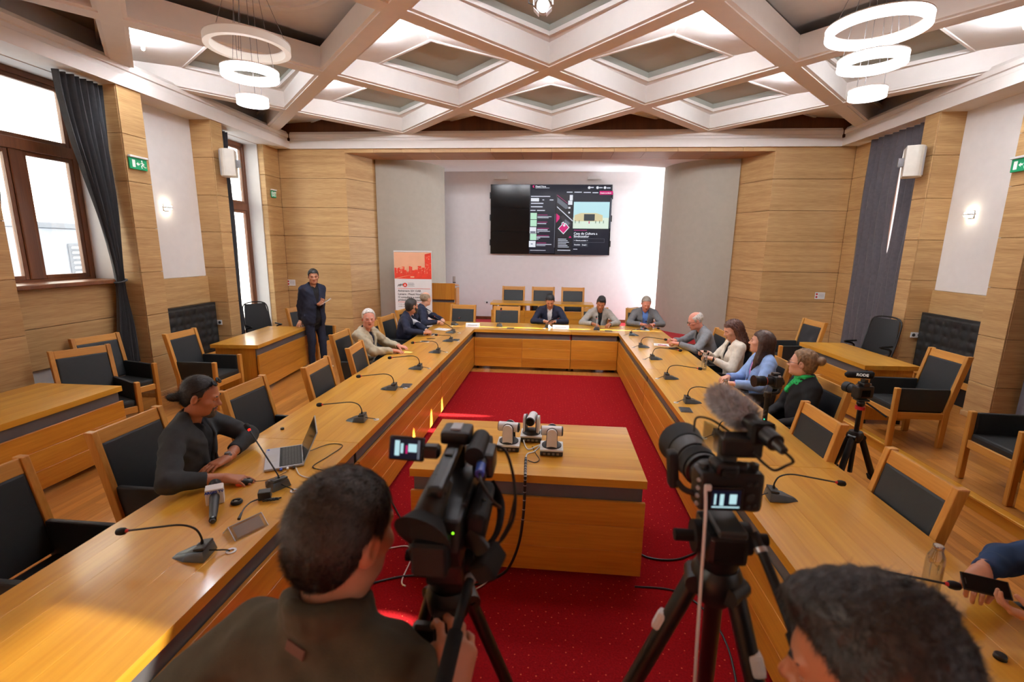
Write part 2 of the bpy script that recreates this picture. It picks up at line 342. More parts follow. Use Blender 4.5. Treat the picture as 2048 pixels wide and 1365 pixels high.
# ---- windows
for n, (side, (a, b), sill) in enumerate([(s, bb, .55 if bb[0] > 8 else 1.70) for s in (-1, 1) for bb in BAYS]):
    if bb_skip := (b < 0): continue
    X = lambda x, s=side: mx(x, s)
    Wd = tag(empty('window_%d' % (n+1)), kind='structure')
    y0, y1, z0, z1 = a+.02, b-.02, sill, 4.27; f = .075 if side < 0 else .03; xo, xi = -6.56, -6.48; ym = (y0+y1)/2; zt = z0+(z1-z0)*.66
    mb = MB(); mb.bx(X(xo), X(xi), y0, y0+f, z0, z1, .006); mb.bx(X(xo), X(xi), y1-f, y1, z0, z1, .006); mb.bx(X(xo), X(xi), y0+f, y1-f, z0, z0+f, .006); mb.bx(X(xo), X(xi), y0+f, y1-f, z1-f, z1, .006)
    mb.obj('frame', MT['brown_frame'], Wd)
    if side < 0: MB().bx(X(xo-.01), X(xi+.015), y0+f, y1-f, zt-.07, zt+.07, .008).obj('transom', MT['brown_frame'], Wd)
    if side < 0: MB().bx(X(xo), X(xi+.01), ym-.075, ym+.075, z0+f, zt-.07, .008).obj('mullion', MT['brown_frame'], Wd)
    for p in ((y0+f, ym-.075, z0+f, zt-.07), (ym+.075, y1-f, z0+f, zt-.07), (y0+f, y1-f, zt+.07, z1-f)) if side < 0 else ((y0+f, y1-f, z0+f, z1-f),):
        g = .05 if side < 0 else .02; mb = MB(); mb.bx(X(xo+.01), X(xi-.01), p[0], p[0]+g, p[2], p[3], .005); mb.bx(X(xo+.01), X(xi-.01), p[1]-g, p[1], p[2], p[3], .005)
        mb.bx(X(xo+.01), X(xi-.01), p[0]+g, p[1]-g, p[2], p[2]+g, .005); mb.bx(X(xo+.01), X(xi-.01), p[0]+g, p[1]-g, p[3]-g, p[3], .005)
        sa = mb.obj('sash', MT['brown_frame'], Wd)
        MB().bx(X(-6.523), X(-6.517), p[0]+g, p[1]-g, p[2]+g, p[3]-g).obj('pane', MT['glass'], sa)
    if sill > 1: MB().bx(X(-6.56), X(-6.02), y0-.02+.03, y1-.01, z0-.01, z0+.045, .01).obj('sill', MT['brown_frame'], Wd)
# ---- far wall with the stage opening
Wf = struct('wall_far')
for side in (-1, 1):
    X = lambda x, s=side: mx(x, s)
    P, Q = (X(-6.08), 10.35), (X(-4.58), 10.35); J = (X(-4.22), 11.2)
    if side < 0: boards(Wf, P, Q, -.018); boards(Wf, Q, J, -.018)
    else: boards(Wf, Q, P, -.018); boards(Wf, J, Q, -.018)
    mb = MB(); mb.prism([(X(-6.6), 10.37, 0), (X(-4.6), 10.37, 0), (X(-4.245), 11.2, 0), (X(-4.245), 11.6, 0), (X(-6.6), 11.6, 0)], (0, 0, 4.29)); mb.obj('masonry', MT['brown_frame'], Wf)
    MB().prism([(X(-4.225), 11.2, .28), (X(-4.195), 11.2, .28), (X(-4.195), 11.235, .28), (X(-4.225), 11.235, .28)], (0, 0, 3.95)).obj('jamb_edge', MT['oak_z'], Wf)
    c = []
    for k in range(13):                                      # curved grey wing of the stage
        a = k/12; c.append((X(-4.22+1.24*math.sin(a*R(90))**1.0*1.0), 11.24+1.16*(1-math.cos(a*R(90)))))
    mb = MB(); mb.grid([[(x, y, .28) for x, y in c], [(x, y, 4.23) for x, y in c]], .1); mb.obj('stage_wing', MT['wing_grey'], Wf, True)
    MB().grid([[(x, y-.012, .28) for x, y in c], [(x, y-.012, .34) for x, y in c]], .012).obj('wing_plinth', MT['brown_frame'], Wf, True)
    mb = MB(); mb.bx(X(-6.6), X(-6.4), 11.5, 13.2, 0, 4.6); mb.obj('masonry', MT['plaster'], Wf)
MB().bx(-6.4, 6.2, 13.0, 13.2, 0, 4.7).obj('stage_back', MT['stage_white'], Wf)
MB().bx(-6.4, 6.2, 10.6, 13.1, 4.22, 4.4).obj('stage_ceiling', MT['stage_white'], Wf)
MB().bx(-3.0, 2.8, 12.96, 13.0, .28, .36).obj('skirting', MT['brown_frame'], Wf)
MB().bx(-6.6, 6.3, 10.5, 10.62, 4.25, 5.4).obj('upper_wall', MT['brown_frame'], Wf)
x = -4.58; n = 14; wd = (4.58*2-.28)/n
for k in range(n):                                           # boarded soffit and its front edge
    MB().bx(x+k*wd+.002, x+(k+1)*wd-.002, 10.36, 11.2, 4.205, 4.225, .002).obj('soffit_board', MT['soffit'], Wf)
    MB().bx(x+k*wd+.002, x+(k+1)*wd-.002, 10.34, 10.36, 4.205, 4.29, .002).obj('soffit_edge', MT['veneer_x'], Wf)
st = struct('floor_stage')
MB().bx(-4.25, 3.97, 10.2, 13.0, 0, .28, .01).obj('stage_deck', MT['stage_red'], st)
MB().bx(-4.26, 3.98, 10.185, 10.22, .255, .285, .004).obj('stage_nosing', MT['brown_frame'], st)
Wb = struct('wall_back'); MB().bx(-6.6, 6.3, -3.7, -3.6, 0, 5.4).obj('plaster_field', MT['plaster'], Wb)
# ---- cornice
prof = [(0, 0), (0, .15), (-.035, .165), (-.035, .215), (-.012, .225), (-.012, .29), (-.05, .345), (-.5, .345), (-.5, .0)]
tr = tag(empty('trim_1'), kind='structure')
def run(p, q, nrm, name):
    p, q, nrm = Vector((*p, ZC)), Vector((*q, ZC)), Vector((*nrm, 0)); 
    mb = MB(); mb.prism([p+nrm*a+Vector((0, 0, b)) for a, b in prof], q-p); mb.obj(name, MT['crown'], tr)
run((-5.77, -3.6), (-5.77, 10.28), (1, 0), 'cornice'); run((5.49, -3.6), (5.49, 10.28), (-1, 0), 'cornice'); run((-5.77, 10.28), (5.49, 10.28), (0, -1), 'cornice')
# ---- coffered ceiling
cl = struct('ceiling')
HA, HB, CX, CY = 1.535, 1.727, -.16, 6.88
XR0, XR1, YR0, YR1 = -6.25, 5.95, -3.5, 10.5
def clip_line(p, d):
    t0, t1 = -99, 99
    for i, (a, b) in enumerate(((XR0, XR1), (YR0, YR1))):
        u, v = sorted(((a-p[i])/d[i], (b-p[i])/d[i])); t0, t1 = max(t0, u), min(t1, v)
    return (t0, t1) if t1-t0 > .3 else None
hs_ = [(.1, 0), (.1, .014), (.14, .022), (.14, .05), (.122, .056), (.122, .3)]; sect = hs_+[(-a, b) for a, b in hs_[::-1]]
for sx in (1, -1):
    d = Vector((sx*HA, HB, 0)).normalized(); nrm = Vector((-d.y, d.x, 0))
    for k in range(-5, 6):
        p = Vector((CX+k*2*HA, CY, 0)); c = clip_line(p, d)
        if not c: continue
        a, b = p+d*c[0], p+d*c[1]
        MB().prism([a+nrm*u+Vector((0, 0, 4.56+v+(sx > 0)*.0015)) for u, v in sect], b-a).obj('beam', MT['crown'], cl)
def zq(pts, z): return [(x, y, zz) for (x, y), zz in zip(pts, z if hasattr(z, '__len__') else [z]*len(pts))]
LN, NN, FN, RN = (-HA, 0), (0, -HB), (0, HB), (HA, 0); li, ni, fi, ri = (-.96, .44), (0, -.3), (0, 1.42), (.96, .44)
pan_l = MB().prism(zq([LN, NN, ni, li], (4.80, 4.80, 4.87, 4.87)), (0, 0, .03)).mesh('lit_panel', MT['white'])
pan_r = MB().prism(zq([NN, RN, ri, ni], (4.80, 4.80, 4.87, 4.87)), (0, 0, .03)).mesh('lit_panel', MT['white'])
led_me = MB().prism(zq([LN, li, fi, ri, RN, FN], (4.80, 4.87, 4.87, 4.87, 4.80, 4.80)), (0, 0, .03)).mesh('ledge', MT['crown'])
def inset(q, k): c = Vector((0, .5)); return [tuple(c+(Vector(p)-c)*k) for p in q]
IN = [ni, ri, fi, li]; IN2 = inset(IN, .95)
mb = MB()
for k in range(4): mb.prism(zq([IN[k], IN[(k+1) % 4], IN2[(k+1) % 4], IN2[k]], 4.855), (0, 0, .05))
mould = mb.mesh('inner_moulding', MT['crown'])
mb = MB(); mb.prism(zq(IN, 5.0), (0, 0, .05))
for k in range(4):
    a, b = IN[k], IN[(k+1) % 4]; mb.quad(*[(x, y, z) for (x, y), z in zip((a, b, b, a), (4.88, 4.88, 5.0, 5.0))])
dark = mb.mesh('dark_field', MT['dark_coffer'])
mb = MB(); mb.prism(zq([LN, NN, RN, FN], 5.02), (0, 0, .05)); plain = mb.mesh('plain_field', MT['white'])
mb = MB()
for r0 in (.42, .62, .82): mb.lathe([(r0, 5.0), (r0+.05, 4.99), (r0+.1, 5.0), (r0+.1, 5.02), (r0, 5.02)], (0, 0, 0), n=40, closed=True)
rings = mb.mesh('rosette', MT['white'])
def ledtube(a, b): return MB().cyl(Vector((*a, 0)), Vector((*b, 0)), .022, n=8).mesh('led_tube', MT['led'])
dl = Vector((-HA, HB, 0)).normalized(); dr = Vector((HA, HB, 0)).normalized()
tubes = [MB().cyl(Vector((s*.06, -HB+.46, 4.735))+d*.05, Vector((s*.06, -HB+.46, 4.735))+d*.95, .02, n=8).mesh('led_tube', MT['led']) for s, d in ((-1, dl), (1, dr))]
rib = MB().box((0, -HB+.72, 4.80), (.09, .9, .05)).mesh('rib', MT['crown'])
PEND = {(-1, -1), (1, -1)}
for j in range(-5, 3):
    for i in range(-5, 6):
        if (i+j) % 2 == 0: continue
        x, y = CX+i*HA, CY+j*HB
        if not (XR0-1.2 < x < XR1+1.2 and -2.5 < y < 11.5): continue
        if j in (-1, -3, 1) and 0: pass
        cell = (i, j); q = (x, y, 0)
        if j == -1 and i in (-2, 2): inst('plain_field', plain, cl, q); inst('rosette', rings, cl, q)
        else:
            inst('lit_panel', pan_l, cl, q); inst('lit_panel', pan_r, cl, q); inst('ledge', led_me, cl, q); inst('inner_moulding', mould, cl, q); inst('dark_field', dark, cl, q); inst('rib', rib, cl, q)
            if -6 < x-1 and x+1 < 6 and y < 9.5 and (y-HB > 4.5 or (i == 0 and y-HB > 2.6)):
                inst('led_tube', tubes[0], cl, q); inst('led_tube', tubes[1], cl, q)
MB().bx(-6.6, 6.3, -3.7, 10.7, 5.12, 5.2).obj('roof_slab', MT['white'], cl)
# ---- the houses across the street, seen through the glass
bl = thing('building', 'pale apartment house across the street seen through the window glass', 'building', (-15, 8, -4))
MB().bx(-3, 0, -14, 22, 0, 16).obj('wall', MT['cream'], bl)
for zz in (2.5, 6.2, 9.9):
    for yy in range(-10, 21, 4):
        f = MB().bx(-.02, .06, yy, yy+1.5, zz, zz+2.1, .01).obj('window_frame', MT['plastic_white'], bl); MB().bx(.05, .065, yy+.12, yy+1.38, zz+.12, zz+1.98).obj('pane', MT['sash_grey'], f)
MB().bx(-.1, .35, -14, 22, 8.9, 9.2, .03).obj('string_course', MT['plastic_white'], bl)
an = thing('annex', 'low grey blue annex with a louvred vent outside the window', 'building', (-11.2, 9.6, -1.2))
MB().bx(-2.5, 0, -3.5, 4.5, 0, 3.75, .02).obj('wall', MT['plastic_grey'], an); MB().bx(-2.6, .12, -3.6, 4.6, 3.75, 3.87, .02).obj('coping', MT['sash_grey'], an)
lv = MB().bx(0, .04, .5, 1.6, 2.55, 3.4, .01).obj('vent', MT['sash_grey'], an)
for k in range(7): MB().box((.06, 1.05, 2.63+k*.115), (.03, 1.0, .05), (0, R(35), 0)).obj('louvre', MT['plastic_white'], lv)
# ================================================================== fixtures on walls and ceiling
def drape(name, label, x, yl, yr, z0, z1, folds, amp=.045, nz=22, group=None, phase=0, mat='curtain'):
    rows = []; nu = folds*8
    for j in range(nz+1):
        z = z0+(z1-z0)*j/nz; a, b = yl(z), yr(z); row = []
        for i in range(nu+1):
            u = i/nu; k = min(1, (b-a)/(yr(z1)-yl(z1)+1e-6)+.25)
            row.append((x+amp*k*(min(1, min(u, 1-u)*folds*1.6+.12) if mat == 'curtain_violet' else 1)*math.sin(2*math.pi*folds*u+phase+.7*math.sin(3*u+z))+.012*math.sin(17*u+2*z), a+(b-a)*u, z))
        rows.append(row)
    return tag(MB().grid(rows).obj(name, MT[mat], None, True), label, 'curtain', group)
def sm(a, b, t): t = max(0, min(1, (t-a)/(b-a))); return t*t*(3-2*t)
# left: tied back by the big window
gat = lambda z: 5.74+.02*sm(1.7, 4.3, z) if z > 1.74 else 5.9
c1 = drape('curtain', 'charcoal curtain tied back beside the big bright window', -6.0, lambda z: (6.0-.42*sm(1.72, 4.2, z)**.9 if z > 1.72 else 6.0-.12*sm(1.72, .7, z)), lambda z: (6.12+.06*sm(1.72, 3, z) if z > 1.72 else 6.12+.08*sm(1.72, .9, z)), .55, 4.26, 7, .05)
MB().tube([(-6.0+.07*math.cos(a), 6.06+.08*math.sin(a), 1.72+.02*math.sin(a)) for a in [k*2*math.pi/12 for k in range(13)]], .012, 6).obj('tieback', MT['curtain'], c1)
drape('curtain', 'dark curtain cut off by the picture edge at the big bright window', -6.0, lambda z: 4.5, lambda z: 4.83+.0*z-.14*sm(3.3, 1.7, z) if z > 1.7 else 4.7, .55, 4.26, 4, .05)
drape('curtain', 'narrow charcoal curtain behind the cream loudspeaker, beside a white reveal', -6.1, lambda z: 8.24, lambda z: 8.72, .15, 4.26, 5, .05)
def gp(z, zc, h, wd): g = wd*max(0, 1-abs((z-zc)/h)**2); return g-.05*(1-min(1, g/.04))
def closed(label, y0, y1, gaps, folds, grp=None, off=.11):
    """drawn curtains on the sunny side; gaps between neighbours let the sun in"""
    ys = [y0]+[g[0] for g in gaps]+[y1]
    for k in range(len(ys)-1):
        a, b = ys[k], ys[k+1]; gl = gaps[k-1] if k > 0 else None; gr = gaps[k] if k < len(gaps) else None
        L_ = (lambda z, a=a, g=gl: a+(gp(z, *g[1:])/2-.004 if g else 0)); R_ = (lambda z, b=b, g=gr: b-(gp(z, *g[1:])/2-.004 if g else 0))
        drape('curtain', label % ((('nearer', 'farther') if len(ys) == 3 else ('first', 'second', 'third', 'fourth'))[k] if '%' in label else ()) if '%' in label else label, 5.74+off*(k % 2), L_, R_, (.15 if y0 < 8 else .14), 4.279, max(3, int((b-a)*folds)), .04, 130, grp, k, 'curtain_violet')
closed('grey violet drawn curtain, %s of the pair beside the cream loudspeaker', 8.2, 9.82, [(8.90, 3.15, 1.0, .11)], 6, None, 0)
closed('%s drawn curtain in the window bay behind the cut-off exit sign', 4.6, 6.22, [(4.78, 3.06, .33, .12), (5.5, 3.04, .31, .11), (6.07, 3.02, .30, .12)], 6, 'drawn curtains out of view')
closed('%s drawn curtain in the window bay level with the mirrorless camera', 1.0, 2.66, [(1.35, 4.25, .72, .62), (2.50, 3.03, .31, .24)], 6, 'drawn curtains level with the camera')
m_, t_, b_ = nt('sheer'); tr_ = t_.nodes.new('ShaderNodeBsdfTransparent'); tl_ = t_.nodes.new('ShaderNodeBsdfTranslucent'); mi_ = t_.nodes.new('ShaderNodeMixShader'); mi_.inputs[0].default_value = .84
t_.links.new(tr_.outputs[0], mi_.inputs[1]); t_.links.new(tl_.outputs[0], mi_.inputs[2]); t_.links.new(mi_.outputs[0], t_.nodes['Material Output'].inputs[0]); MATS['sheer'] = m_
drape('sun_dimming_sheet', 'unseen translucent sheet added behind the drawn curtains to soften the sun patch', 6.05, lambda z: 1.02, lambda z: 1.9, .15, 4.26, 6, .02, mat='sheer')  # added out of view, weakens the sun coming through the wide curtain gap
# pendants
def pendant(x, y, zs, lit, label):
    t = thing('pendant_light', label, 'lamp', (x, y, 4.99)); rs = (.40, .27, .15)
    MB().lathe([(.16, 0), (.16, -.035), (.15, -.045)], n=24).obj('canopy', MT['crown'], t, True)
    for k, (r, z, on) in enumerate(zip(rs, zs, lit)):
        zz = z-4.99; h = .075
        o = MB().lathe([(r, zz-h/2), (r, zz+h/2), (r-.055, zz+h/2), (r-.055, zz-h/2)] if k < 2 else [(r, zz-h/2), (r, zz+h/2), (.004, zz+h/2), (.004, zz-h/2)], n=48, closed=True).obj('ring', MT['ring'] if on else MT['ring_dim'], t, True)
        MB().lathe([(r+.003, zz+h/2-.002), (r+.003, zz+h/2+.008), (r-.058, zz+h/2+.008), (r-.058, zz+h/2-.002)], n=48, closed=True).obj('rim', MT['crown'], o, True)
        for a in range(3):
            an_ = a*2.094+k*.5+.3; MB().cyl((.1*math.cos(an_), .1*math.sin(an_), -.03), ((r-.03)*math.cos(an_), (r-.03)*math.sin(an_), zz+h/2), .0025, n=5).obj('wire', MT['metal_grey'], o)
pendant(-3.2, 5.05, (4.24, 3.97, 3.71), (0, 1, 1), 'three-ring pendant lamp whose widest ring is unlit, near the window')
pendant(2.84, 5.02, (4.24, 3.96, 3.69), (1, 1, 1), 'three-ring pendant lamp with all rings glowing white')
for side, wh in ((-1, 'left of the standing man'), (1, 'above the chair-side black bench')):
    x = mx(-6.165, side); y = 7.2 if side < 0 else 7.5; s = -side
    t = thing('wall_lamp', 'glowing wall lamp on the white field '+('near the running-man exit sign' if side < 0 else 'beside the grey violet curtains'), 'lamp', (x, y, 2.80))
    MB().bx(0, s*.015, -.05, .05, -.05, .05, .004).obj('plate', MT['plastic_white'], t)
    MB().prism([(s*.015, -.09, -.012), (s*.07, -.07, -.012), (s*.07, .07, -.012), (s*.015, .09, -.012)], (0, 0, .024)).obj('bar', MT['plastic_white'], t)
    MB().bx(s*.02, s*.06, -.05, .05, .013, .03).bx(s*.02, s*.06, -.05, .05, -.03, -.013).obj('glow', MT['sconce_glow'], t)
# loudspeakers
for side in (-1, 1):
    t = thing('wall_speaker', 'cream wall loudspeaker beside the '+('exit pilaster and narrow curtain' if side < 0 else 'grey violet drawn curtains'), 'loudspeaker', (mx(-5.62, side), 8.02, 3.6), R(-62) if side < 0 else R(62))
    pts = [(-.16, .12), (.16, .12)]+[(.16*math.cos(a), -.02-.10*math.sin(a)) for a in [k*math.pi/8 for k in range(9)]]
    MB().prism([(x, y, -.22) for x, y in pts], (0, 0, .44), .008).obj('cabinet', MT['cream'], t)
    gr = [(.135*math.cos(a), -.028-.098*math.sin(a)) for a in [math.pi*(k+1.2)/10.4 for k in range(9)]]
    MB().grid([[(x, y, -.2) for x, y in gr], [(x, y, .2) for x, y in gr]], -.004).obj('grille', MT['plastic_grey'], t, True)
    MB().bx(-.015, .015, -.126, -.122, -.17, -.155).obj('badge', MT['silver'], t)
    MB().bx(-.05, .05, .12, .19, -.06, .06).obj('bracket', MT['metal_grey'], t)
# exit signs
def exit_sign(loc, rz, label, w, h, body):
    t = thing('exit_sign', label, 'sign', loc, rz)                # faces local -Y
    MB().bx(-w/2, w/2, -.02, .0, -h/2, h/2, .004).obj('plate', MT['green_sign'], t)
    MB().bx(-w/2-.005, w/2+.005, -.045, 0, h/2, h/2+.028, .006).obj('lamp_housing', MT['plastic_white'], t)
    if body: text('lettering', 'EXIT', h*.95, MT['sign_white'], t, Matrix.Translation((0, -.022, -h*.34)) @ Matrix.Rotation(R(90), 4, 'X') @ Matrix.Diagonal((.62, 1, 1, 1)), 'CENTER', bold=.003)
    else:
        MB().bx(-w*.36, -w*.2, -.023, -.02, -h*.32, h*.32).obj('door_symbol', MT['sign_white'], t)
        MB().prism([(-w*.14, -.0205, 0), (-w*.04, -.0205, h*.16), (-w*.04, -.0205, h*.07), (w*.05, -.0205, h*.07), (w*.05, -.0205, -h*.07), (-w*.04, -.0205, -h*.07), (-w*.04, -.0205, -h*.16)], (0, -.002, 0)).obj('arrow', MT['sign_white'], t)
        mb = MB(); q = lambda a, b: (w*a, -.022, h*b)
        mb.ball(q(.19, .3), (h*.08, .001, h*.08), 10)
        for a, b, r in (((.19, .2), (.22, -.02), .06), ((.2, .15), (.1, .05), .035), ((.2, .15), (.31, .02), .035), ((.22, -.02), (.14, -.16), .045), ((.14, -.16), (.17, -.34), .04), ((.22, -.02), (.3, -.2), .045), ((.3, -.2), (.4, -.22), .04)):
            mb.tube([q(*a), q(*b)], h*r, 6)
        mb.obj('running_man_symbol', MT['sign_white'], t)
exit_sign((-5.785, 6.36, 3.31), R(90), 'green running-man exit sign on the wooden pilaster beside the big window', .28, .15, 0)
exit_sign((-6.07, 10.02, 3.31), R(90), 'small green sign reading EXIT on the board wall in the corner', .17, .14, 1)
exit_sign((5.5, 6.42, 3.30), R(-90), 'green exit sign cut by the picture edge, on the pilaster past the glowing lamp', .28, .15, 0)
def plate(name, label, cat, loc, rz, w, h, mat='plastic_white', d=.012):
    t = thing(name, label, cat, loc, rz); MB().bx(-w/2, w/2, -d, 0, -h/2, h/2, .003).obj('plate', MT[mat], t); return t
for x, z, wh in ((-6.0, 1.40, 'behind the standing man'), (5.5, 1.36, 'beside the grey violet curtain')):
    t = plate('notice_sign', 'small white notice with two red symbols on the boards '+wh, 'sign', (x, 10.345, z), 0, .2, .14, d=.006)
    for k in (-1, 1): MB().lathe([(.0, 0), (.02, 0), (.02, .002), (0, .002)], (-.065, -.006, k*.03), (0, -1, 0), 14).obj('red_symbol', MT['red'], t)
    for k in range(4): MB().bx(-.03, .08, -.0075, -.006, .035-.022*k, .041-.022*k).obj('text_line', MT['sash_grey'], t)
t = plate('wall_socket', 'white double wall socket beside the tufted black bench near the standing man', 'socket', (-6.02, 7.89, .86), 0, .17, .085)
for k in (-1, 1): MB().lathe([(.026, 0), (.022, .006), (0, .006)], (k*.042, -.012, 0), (0, -1, 0), 14).obj('outlet', MT['dark_grey'], t)
t = plate('wall_socket', 'white double wall socket on the pilaster below the grey violet curtains', 'socket', (5.72, 7.89, .98), 0, .17, .085)
for k in (-1, 1): MB().lathe([(.026, 0), (.022, .006), (0, .006)], (k*.042, -.012, 0), (0, -1, 0), 14).obj('outlet', MT['dark_grey'], t)
plate('light_switch', 'small white switch on the grey curved wing beside the roll-up banner', 'switch', (-4.06, 11.24, 1.58), R(8), .08, .1)
plate('light_switch', 'small white switch on the grey curved wing beyond the glasses-wearing elderly man', 'switch', (3.72, 11.25, 1.72), R(-10), .08, .08)
t = plate('wall_socket', 'white socket on the white back wall above the stage edge', 'socket', (-1.86, 12.99, .75), 0, .16, .09)
MB().lathe([(.026, 0), (.022, .006), (0, .006)], (0, -.012, 0), (0, -1, 0), 14).obj('outlet', MT['dark_grey'], t)
for x, wh in ((-1.5, 'over the black left part of the video wall'), (.95, 'over the bright picture of the video wall')):
    t = plate('cable_box', 'small white box under the stage ceiling '+wh, 'box', (x, 12.99, 4.06), 0, .36, .07, d=.05)
    MB().bx(-.15, .15, -.053, -.05, -.02, .02).obj('cover', MT['plastic_white'], t)
# spotlight in the middle coffer
t = thing('spotlight', 'small white spotlight with flaps hanging from the middle ceiling coffer', 'spotlight', (-.19, 5.05, 4.53))
MB().cyl((0, 0, .12), (0, 0, .48), .012).obj('stem', MT['plastic_white'], t); MB().tube([(-.09, 0, 0), (-.09, 0, .1), (0, 0, .13), (.09, 0, .1), (.09, 0, 0)], .008).obj('yoke', MT['plastic_white'], t)
MB().cyl((0, .09, .02), (0, -.06, -.03), .07, .06).obj('body', MT['plastic_white'], t)
for k in range(4):
    a = k*R(90)+R(45); MB().box((.085*math.cos(a), -.09, -.04+.085*math.sin(a)), (.07, .08, .004), (0, -a+R(90), 0)).obj('flap', MT['plastic_white'], t)
MB().tube([(-.09, 0, 0), (-.14, 0, .02), (-.13, .02, .1), (-.05, .02, .16)], .006).obj('cable', MT['black'], t)
# ================================================================== FURNITURE
TZ = .76
def slab_boards(parent, x0, x1, y0, y1, z0, z1, n, axis='y', nm='board', mat='oak'):
    """a tabletop glued up of n long boards"""
    for k in range(n):
        if axis == 'y':
            a = x0+(x1-x0)*k/n; b = x0+(x1-x0)*(k+1)/n; o = MB().bx(a+.0002, b-.0002, y0, y1, z0, z1, .0007).obj(nm, MT[mat+'_y'], parent)
        else:
            a = y0+(y1-y0)*k/n; b = y0+(y1-y0)*(k+1)/n; o = MB().bx(x0, x1, a+.0002, b-.0002, z0, z1, .0007).obj(nm, MT[mat+'_x'], parent)
def table(label, loc, L, D, rz=0, n=6, group=None, cat='table', name='conference_table', seams=()):
    """local: long side along Y, modesty panel on the +X long side (flush with the top edge)"""
    t = thing(name, label, cat, loc, rz, group); h = L/2-.002
    slab_boards(t, -D/2, D/2, -h, h, TZ-.055, TZ, n)
    cuts = [-h]+list(seams)+[h]
    for a, b in zip(cuts, cuts[1:]):
        for k in range(3):
            z0 = .06+k*.18; MB().bx(D/2-.03, D/2-.004, a+.002, b-.002, z0+.0006, z0+.18-.0006, .0025).obj('front_board', MT['panel_y'], t)
    MB().bx(D/2-.055, D/2-.035, -h+.02, h-.02, .55, TZ-.056).obj('cable_strip', MT['strip_grey'], t)
    for y in (-h+.045, h-.045):
        MB().bx(-D/2+.06, D/2-.056, y-.025, y+.025, .05, TZ-.056, .004).obj('side_panel', MT['panel_z'], t)
        for x in (-D/2+.12, D/2-.12): MB().cyl((x, y, 0), (x, y, .05), .022, .02, 12).obj('foot', MT['black'], t)
    return t
G = 'conference tables set in a U'
XI, XO, YF = -1.46, -2.31, 8.53
for (a, b), lb in zip(((.55, 3.28), (3.28, 5.97), (5.97, 9.38)), ('long oak conference table carrying the laptop and the press microphone', 'oak conference table with two gooseneck microphones, between two empty chairs', 'oak conference table where the elderly man in beige and two men in navy sit')):
    table(lb, ((XI+XO)/2, (a+b)/2, 0), b-a, .85, 0, 6, G)
for (a, b), lb in zip(((.55, 3.25), (3.25, 5.94), (5.94, 9.38)), ('oak conference table below the mirrorless camera, with a tall glass bottle', 'oak conference table in front of the woman with the green scarf', 'oak conference table where the woman in white and the grey-jacketed elderly man sit')):
    table(lb, ((1.18+2.03)/2, (a+b)/2, 0), b-a, .85, R(180), 6, G)
for (a, b), sm_, lb in (((XI, .33), ((-.565),), 'oak conference table across the far end, under the name card of the navy-suited man'), ((.33, 1.18), (), 'short oak conference table across the far end in front of the light grey jacket')):
    t = table(lb, ((a+b)/2, (YF+9.38)/2, 0), b-a, .85, R(-90), 6, G, seams=[v-(a+b)/2 for v in ((-.565,) if a < 0 else ())])
# centre table with the three cameras
table('free-standing oak table in the middle of the red carpet carrying three white cameras', (-.15, 3.36, .01), 1.58, .95, R(-90), 6)
# side desks
table('oak side desk with the standing man leaning on its corner', (-4.84, 7.38, 0), 1.72, .72, R(5), 5, name='side_desk', cat='desk')
table('oak side desk by the big window, two chairs pushed behind it', (-4.97, 3.42, 0), 1.95, .94, R(1), 5, name='side_desk', cat='desk')
table('oak side desk below the grey violet curtains', (4.15, 6.78, .12), 1.5, .66, R(180+2), 5, name='side_desk', cat='desk')
table('oak side desk cut by the picture edge near the armchair with a white mark', (4.22, 3.1, .12), 1.7, .72, R(180), 5, name='side_desk', cat='desk')
# ---- armchairs
def make_chair():
    t = thing('armchair', 'x', 'chair'); w = .28; L_ = MT['leather']; st = [(-.26, 0), (-.27, .42), (-.33, .72), (-.40, 1.045)]
    for s in (-1, 1):
        mb = MB(); x = s*(w-.022)
        mb.prism([(x-.022, y+.03, z) for y, z in st]+[(x-.022, y-.03, z) for y, z in st[::-1]], (.044, 0, 0), .006); mb.obj('stile', MT['chair_z'], t)
        MB().bx(x-.024, x+.024, .235, .29, 0, .675, .006).obj('front_post', MT['chair_z'], t)
        MB().bx(s*(w-.04)-.018, s*(w-.04)+.018, -.285, .236, .41, .668, .012, 2).obj('arm_pad', L_, t)
        MB().bx(x-.016, x+.016, -.25, .24, .325, .40, .004).obj('side_rail', MT['chair_y'], t)
    MB().bx(-w+.05, w-.05, .245, .28, .325, .40, .004).obj('front_rail', MT['chair_x'], t)
    MB().bx(-w+.05, w-.05, -.285, -.255, .325, .40, .004).obj('rear_rail', MT['chair_x'], t)
    MB().box((0, -.388, .995), (2*w-.09, .036, .09), (R(12), 0, 0), .006, 2).obj('top_rail', MT['chair_x'], t)
    MB().box((0, -.328, .71), (2*w-.092, .045, .5), (R(12), 0, 0), .016, 2).obj('back_pad', L_, t)
    MB().box((0, 0, .425), (2*w-.10, .52, .085), None, .025, 2).obj('seat', MT['leather_dark'], t)
    return t
chair0 = make_chair(); used = []
def chair(label, bx_, by_, rz, group=None, z=0, name=None):
    """bx_, by_: plan position of the middle of the top rail"""
    c = copy_tree(chair0) if used else chair0; used.append(1)
    d = Vector((-math.sin(rz), math.cos(rz), 0))
    c.location = Vector((bx_, by_, z))+d*.39; c.rotation_euler = (0, 0, rz); c['label'] = label
    if group: c['group'] = group
    return c
E_, W_, S_ = R(-90), R(90), R(180); GL = 'armchairs along the window-side tables'; GR = 'armchairs along the tables on the curtain side'; GS = 'armchairs beside the walls'
chair('dark padded armchair cut by the picture edge, behind the near gooseneck microphone', -2.98, 1.98, E_, GL)
chair('dark padded armchair holding the presenter with sunglasses on his head', -2.93, 2.86, E_, GL)
chair('empty dark armchair behind the laptop, next to the presenter', -2.70, 3.78, R(-92), GL)
chair('empty dark armchair with its back turned a little, next but one to the presenter', -2.47, 4.62, R(-88), GL)
